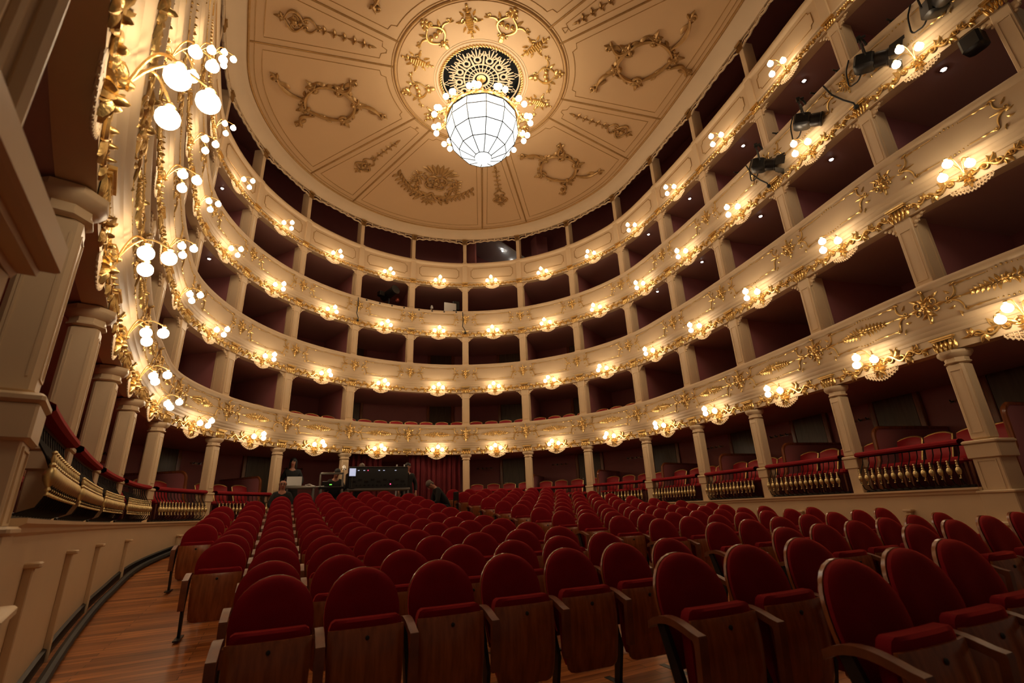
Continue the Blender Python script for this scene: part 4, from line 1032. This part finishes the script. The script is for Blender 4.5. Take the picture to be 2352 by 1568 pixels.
# ------------------------------------------------------------------ stage spotlights clamped to the third tier front
def spotlight(barn=True):
    r = empty('stage_spotlight')
    m = MB(); tube(m, [(0, 0, .02), (0, 0, -.24)], .016, 6); box(m, (0, 0, 0), (.06, .09, .05)); lathe(m, [(.02, 0), (.02, .06)], 8, MX((.03, 0, 0), (0, PI/2, 0))); m.build('clamp', M['black'], r)
    m = MB(); tube(m, [(0, -.17, -.50), (0, -.17, -.26), (0, -.14, -.23), (0, .14, -.23), (0, .17, -.26), (0, .17, -.50)], .014, 6); m.build('yoke', M['black'], r)
    X = MX((0, 0, -.50), (0, D(18), 0))
    m = MB(); bbox(m, (-.04, 0, 0), (.26, .25, .24), .03, X); bbox(m, (-.04, 0, .13), (.18, .14, .05), .02, X); m.build('housing', M['black'], r)
    m = MB(); lathe(m, [(.10, 0), (.115, .02), (.115, .16), (.125, .17), (.125, .19), (.10, .19)], 16, X @ MX((.08, 0, 0), (0, PI/2, 0))); m.build('lens_barrel', M['iron'], r)
    m = MB(); lathe(m, [(.10, 0), (.06, .02), (.01, .028)], 14, X @ MX((.262, 0, 0), (0, PI/2, 0))); m.build('lens', M['chrome'], r)
    if barn:
        m = MB()
        for a in range(4):
            Y = X @ MX((.27, 0, 0), (a*PI/2, 0, 0)); m.add([(0, -.09, .12), (0, .09, .12), (.17, .13, .20), (.17, -.13, .20), (0, -.09, .124), (0, .09, .124), (.17, .13, .204), (.17, -.13, .204)], [(0, 1, 2, 3), (7, 6, 5, 4), (0, 4, 5, 1), (2, 6, 7, 3), (1, 5, 6, 2), (0, 3, 7, 4)], Y)
        m.build('barn_doors', M['black'], r)
    return r
for i, (k, rz, bn, lab) in enumerate(((8.78, -2.3, False, 'black theatre spotlight nearest the proscenium on the right third tier'), (8.25, -1.15, True, 'black spotlight with open barn doors beside last pier of right third tier'), (7.62, -1.0, False, 'black cylindrical spotlight on right third tier, second from the far end'), (7.02, -.95, True, 'black spotlight with barn doors on right third tier, farthest from stage'))):
    r = spotlight(bn); X = frame(k, .30, 8.10); r.matrix_world = Matrix.Translation(X.translation) @ Matrix.Rotation(rz, 4, 'Z'); tag(r, lab, 'spotlight', 'spotlights on the right third tier')
    m = MB(); tube(m, [tuple(frame(k, .16, 8.02).translation), tuple(frame(k, .2, 8.11).translation), tuple(frame(k, .32, 8.10).translation)], .02, 6); m.build('bracket_arm', M['black'], r).matrix_world = Matrix.Identity(4)
    m = MB(); P = [tuple(frame(k-.02, .24, 7.78).translation), tuple(frame(k-.12, .22, 7.50).translation), tuple(frame(k-.22, .19, 7.55).translation), tuple(frame(k-.20, .2, 7.85).translation), tuple(frame(k-.16, .17, 8.03).translation)]
    t = np.linspace(0, 1, 21); PP = np.stack([np.interp(t, np.linspace(0, 1, 5), [p[j] for p in P]) for j in range(3)], 1); PP[1:-1] = (PP[:-2]+PP[1:-1]+PP[2:])/3
    tube(m, PP, .012, 5); m.build('cable', M['cable'], r).matrix_world = Matrix.Identity(4)
bpy.context.view_layer.update()
for r in [o for o in bpy.data.objects if o.name.startswith('stage_spotlight')]:
    for c in r.children:
        if c.name.startswith(('bracket_arm', 'cable')): c.matrix_parent_inverse = r.matrix_world.inverted(); c.matrix_basis = Matrix.Identity(4)
for k, lab in ((8.0, 'black cable looping down the right third tier front to the last pier'), (6.95, 'black cable hanging to gilt capital below farthest right spotlight'), (1.0, 'thin black cable hanging down third tier front right of centre'), (-1.0, 'thin black cable hanging down third tier front left of centre')):
    m = MB(); tube(m, [tuple(frame(k+a, o_, z).translation) for a, o_, z in ((-.16*(1 if abs(k) > 2 else .3), .20, 7.98), (-.12*(1 if abs(k) > 2 else .3), .19, 7.70), (-.05, .17, 7.45), (0, .12, 7.30), (.0, .09, 7.24))], .014, 6); sph(m, tuple(frame(k, .09, 7.23).translation), .04, 8, 6); tag(m.build('hanging_cable', M['cable']), lab, 'cable', 'cables on the third tier front')
for i, k in enumerate((8.9, 8.45, 7.95, 7.7, 7.2, 6.6)):
    m = MB(); X = frame(k, .06, 8.07); bbox(m, (0, 0, .02), (.07, .06, .10), .01, X); tube(m, [(0, .03, .05), (0, .12, .05)], .014, 6, X=X); tag(m.build('pipe_clamp', M['black']), 'small black pipe clamp on right third tier rim, %s from the stage end' % ORD[i], 'clamp', 'clamps on the right third tier rim')
j = 0
for bay, off in ((-.5, -1), (.5, 1)):
    for q in (-.38, -.13, .1, .33):
        m = MB(); X = frame(bay+q, .158, 7.995); lathe(m, [(.028, 0), (.028, .012), (.012, .014)], 10, X @ MX((0, 0, 0), (-PI/2, 0, 0))); tag(m.build('cable_socket', M['black']), 'round black socket on third tier rim, %s of eight from left' % ORD[j], 'socket', 'sockets on the third tier rim'); j += 1
# gear in the two central third tier boxes
fl = TB[3]+.16
r = empty('follow_spot', (-.75, 15.9, fl), .5, 'big black followspot on a stand in the third tier box left of centre', 'spotlight')
m = MB(); lathe(m, [(.13, -.35), (.15, -.3), (.15, .25), (.17, .30), (.17, .36), (.13, .36)], 16, MX((0, 0, 1.42), (PI/2-.2, 0, 0))); m.build('housing', M['black'], r)
m = MB(); tube(m, [(0, 0, 1.25), (0, 0, .1)], .025, 8)
for a in range(3): t = a*2*PI/3; tube(m, [(0, 0, .35), (.35*math.cos(t), .35*math.sin(t), 0)], .018, 6)
m.build('stand', M['black'], r); m = MB(); bbox(m, (-.32, .05, 1.32), (.22, .2, .2), .03); m.build('side_box', M['iron'], r)
m = MB(); sph(m, (.36, 0, 1.30), .10, 10, 7); m.build('colour_wheel', mat('copper_red', (.35, .08, .05), .4, .6), r)
m = MB(); bbox(m, (0, 0, .55), (.46, .02, .42), .004); o = m.build('white_board', M['white']); o.location = (1.42, 15.60, 7.90-.02); tag(o, 'plain white panel standing in the third tier box right of centre', 'panel')
o.location.z = fl+.50
m = MB(); bbox(m, (0, 0, .5), (.30, .34, 1.0), .02); bbox(m, (0, 0, 1.2), (.26, .3, .36), .02); o = m.build('loudspeaker', M['black']); o.location = (1.66, 15.75, fl); tag(o, 'black loudspeaker stack beside the white panel in third tier box', 'loudspeaker')
m = MB(); bbox(m, (0, 0, .42), (.8, .35, .84), .02); o = m.build('lighting_desk', M['iron']); o.location = (.85, 15.72, fl); tag(o, 'dark lighting desk behind the rim of the third tier box right of centre', 'desk')
m = MB(); tube(m, [(0, 0, 0), (0, 0, .16), (.03, .03, .18)], .012, 6); lathe(m, [(.03, 0), (.05, -.08), (.05, -.12)], 10, MX((.03, .03, .18))); o = m.build('microphone', M['lgray']); o.location = (.66, 15.45, 8.0); o.location.z = TT[3]+.03; o.location.y = 15.42; tag(o, 'small pale microphone on third tier rim right of centre', 'microphone')
# two black loudspeakers tucked high beside the right proscenium
m = MB(); bbox(m, (0, 0, 0), (.24, .22, .26), .03); o = m.build('loudspeaker', M['black']); o.matrix_world = frame(8.82, -.0, 6.90); tag(o, 'black loudspeaker hung under third tier front beside right proscenium pier', 'loudspeaker')

# ------------------------------------------------------------------ recessed downlights
for i, (x, y, z, lab) in enumerate(((5.23, 4.14, 3, 'nearest the stage on the right third tier'), (5.59, 5.94, 3, 'second on right third tier'), (5.89, 7.99, 3, 'third on right third tier'), (6.01, 9.87, 3, 'farthest on right third tier'), (-5.63, 12.0, 3, 'on left third tier'),
      (4.85, 2.16, 2, 'nearest the stage on the right second tier'), (5.2, 4.09, 2, 'second on right second tier'), (5.53, 5.9, 2, 'third on right second tier'), (5.86, 7.96, 2, 'fourth on right second tier'), (5.96, 9.81, 2, 'farthest on right second tier'), (-5.62, 12.02, 2, 'on left second tier'))):
    zz = TB[z+1]+.015; r = empty('downlight', (x, y, zz), 0, 'tiny bright lit downlight in a box ceiling, %s' % lab, 'downlight', 'downlights in the box ceilings')
    m = MB(); lathe(m, [(.045, 0), (.06, -.004), (.06, -.012), (.045, -.014)], 14); m.F = m.F[:-2]; m.build('trim_ring', M['chrome'], r); m = MB(); sph(m, (0, 0, -.006), (.032, .032, .02), 10, 7); m.build('lamp', M['down'], r)
o = MB(); m = o; m.add([(2.6, 15.5, 11.95), (4.9, 15.3, 10.6), (4.9, 17.0, 10.6), (2.6, 17.2, 11.95), (2.6, 15.5, 12.0), (4.9, 15.3, 10.65), (4.9, 17.0, 10.65), (2.6, 17.2, 12.0)], [(0, 1, 2, 3), (7, 6, 5, 4), (0, 4, 5, 1), (1, 5, 6, 2), (2, 6, 7, 3), (3, 7, 4, 0)])
structure(m.build('ceiling_stair_soffit', M['white'], smooth=False), 'pale sloping stair underside in the top gallery right of centre', 'ceiling')
m = MB(); box(m, (2.45, 16.4, 10.4), (.06, 1.6, 2.6)); box(m, (5.1, 15.2, 10.6), (.5, .5, 2.4)); structure(m.build('wall_gallery', M['maroon']), 'maroon gallery wall beside the pale sloping soffit', 'wall')
for i, (x, y, z) in enumerate(((3.68, 15.75, 11.27), (4.2, 15.95, 10.96))):
    r = empty('downlight', (x, y, z), 0, 'tiny bright lamp on the pale gallery soffit, %s of two' % ('upper' if i == 0 else 'lower'), 'downlight', 'downlights in the gallery'); m = MB(); sph(m, (0, 0, -.01), .035, 10, 7); m.build('lamp', M['down'], r); m = MB(); lathe(m, [(.05, .03), (.055, .0), (.04, -.012)], 12); m.F = m.F[:-2]; m.build('trim_ring', M['chrome'], r)

# ------------------------------------------------------------------ proscenium box at the near left: stepped cornice and moulded pilaster
r = empty('proscenium_box_front', (-4.1, 1.6, 0), 0, 'blurred cream proscenium pilaster and stepped cornice close to camera, top left', 'proscenium')
PL = [(-4.13, 1.90), (-4.055, 1.45), (-3.985, 1.03), (-3.95, .62)]
pf = [(0, .02), (0, -.05), (-.015, -.055), (-.05, -.055), (-.055, -.075), (-.10, -.075), (-.11, -.095), (-.16, -.095), (-.17, -.115), (-.24, -.115), (-.24, .10), (-.03, .10), (-.02, .05), (0, .04)]
G = []
for i, (x, y) in enumerate(PL):
    a = PL[min(i+1, len(PL)-1)]; b = PL[max(i-1, 0)]; d = Vector((a[0]-b[0], a[1]-b[1], 0)).normalized(); nrm = Vector((-d.y, d.x, 0))
    G.append([(x+nrm.x*o_-r.location.x, y+nrm.y*o_-r.location.y, 2.05+z) for o_, z in pf+[pf[0]]])
m = MB(); grid(m, G); m.F.append(tuple(range(len(pf)))); m.build('cornice', M['cream'], r, smooth=False)
m = MB(); A, B = Vector((.05, -.30)), Vector((-.07, -.68)); d_ = (B-A).normalized(); nn = Vector((-d_.y, d_.x)); nn = nn if nn.x > 0 else -nn
Q = [A, B, B-nn*.30, A-nn*.30]; extrude(m, [(q.x, q.y) for q in Q], 'z', 2.10, 5.2)
for q, rr in ((.03, .030), (.10, .018), (.16, .034), (.235, .018), (.30, .034), (.37, .018)): p_ = A+d_*q; tube(m, [(p_.x, p_.y, 2.10), (p_.x, p_.y, 5.2)], rr, 8)
m.build('fluted_pilaster', M['cream'], r)
m = MB(); box(m, (-.21, .1, 1.0), (.16, .30, 1.90)); m.build('lower_pier', M['cream'], r)

# ------------------------------------------------------------------ camera and world
cam = bpy.data.cameras.new('camera'); co = bpy.data.objects.new('camera', cam); COL.objects.link(co); SC.camera = co
pi_, ya, ro = D(19.4786), D(24.9086), D(-2.3203)
f_ = Vector((math.sin(ya)*math.cos(pi_), math.cos(ya)*math.cos(pi_), math.sin(pi_))); r_ = Vector((math.cos(ya), -math.sin(ya), 0)); u_ = r_.cross(f_)
r2 = r_*math.cos(ro)+u_*math.sin(ro); u2 = -r_*math.sin(ro)+u_*math.cos(ro)
R = Matrix((r2, u2, -f_)).transposed().to_4x4(); R.translation = (CX, 0, 1.2); co.matrix_world = R
cam.sensor_width = 36; cam.lens = 1098.93*36/2352; cam.clip_start = .05; cam.clip_end = 100
cam.dof.use_dof = True; cam.dof.focus_distance = 9.; cam.dof.aperture_fstop = 2.4
w = bpy.data.worlds.new('world'); SC.world = w; w.use_nodes = True; w.node_tree.nodes['Background'].inputs[0].default_value = (1., .68, .46, 1); w.node_tree.nodes['Background'].inputs[1].default_value = .055
vs = SC.view_settings; vs.view_transform = 'Standard'; vs.look = 'None'; vs.gamma = 1; vs.exposure = 0.; vs.use_curve_mapping = False
cy_ = SC.cycles
cy_.use_denoising = True; cy_.max_bounces = 6; cy_.diffuse_bounces = 3; cy_.glossy_bounces = 3; cy_.sample_clamp_indirect = 4.; cy_.caustics_reflective = False; cy_.caustics_refractive = False; cy_.use_adaptive_sampling = True; cy_.adaptive_threshold = .03
bpy.context.view_layer.update()
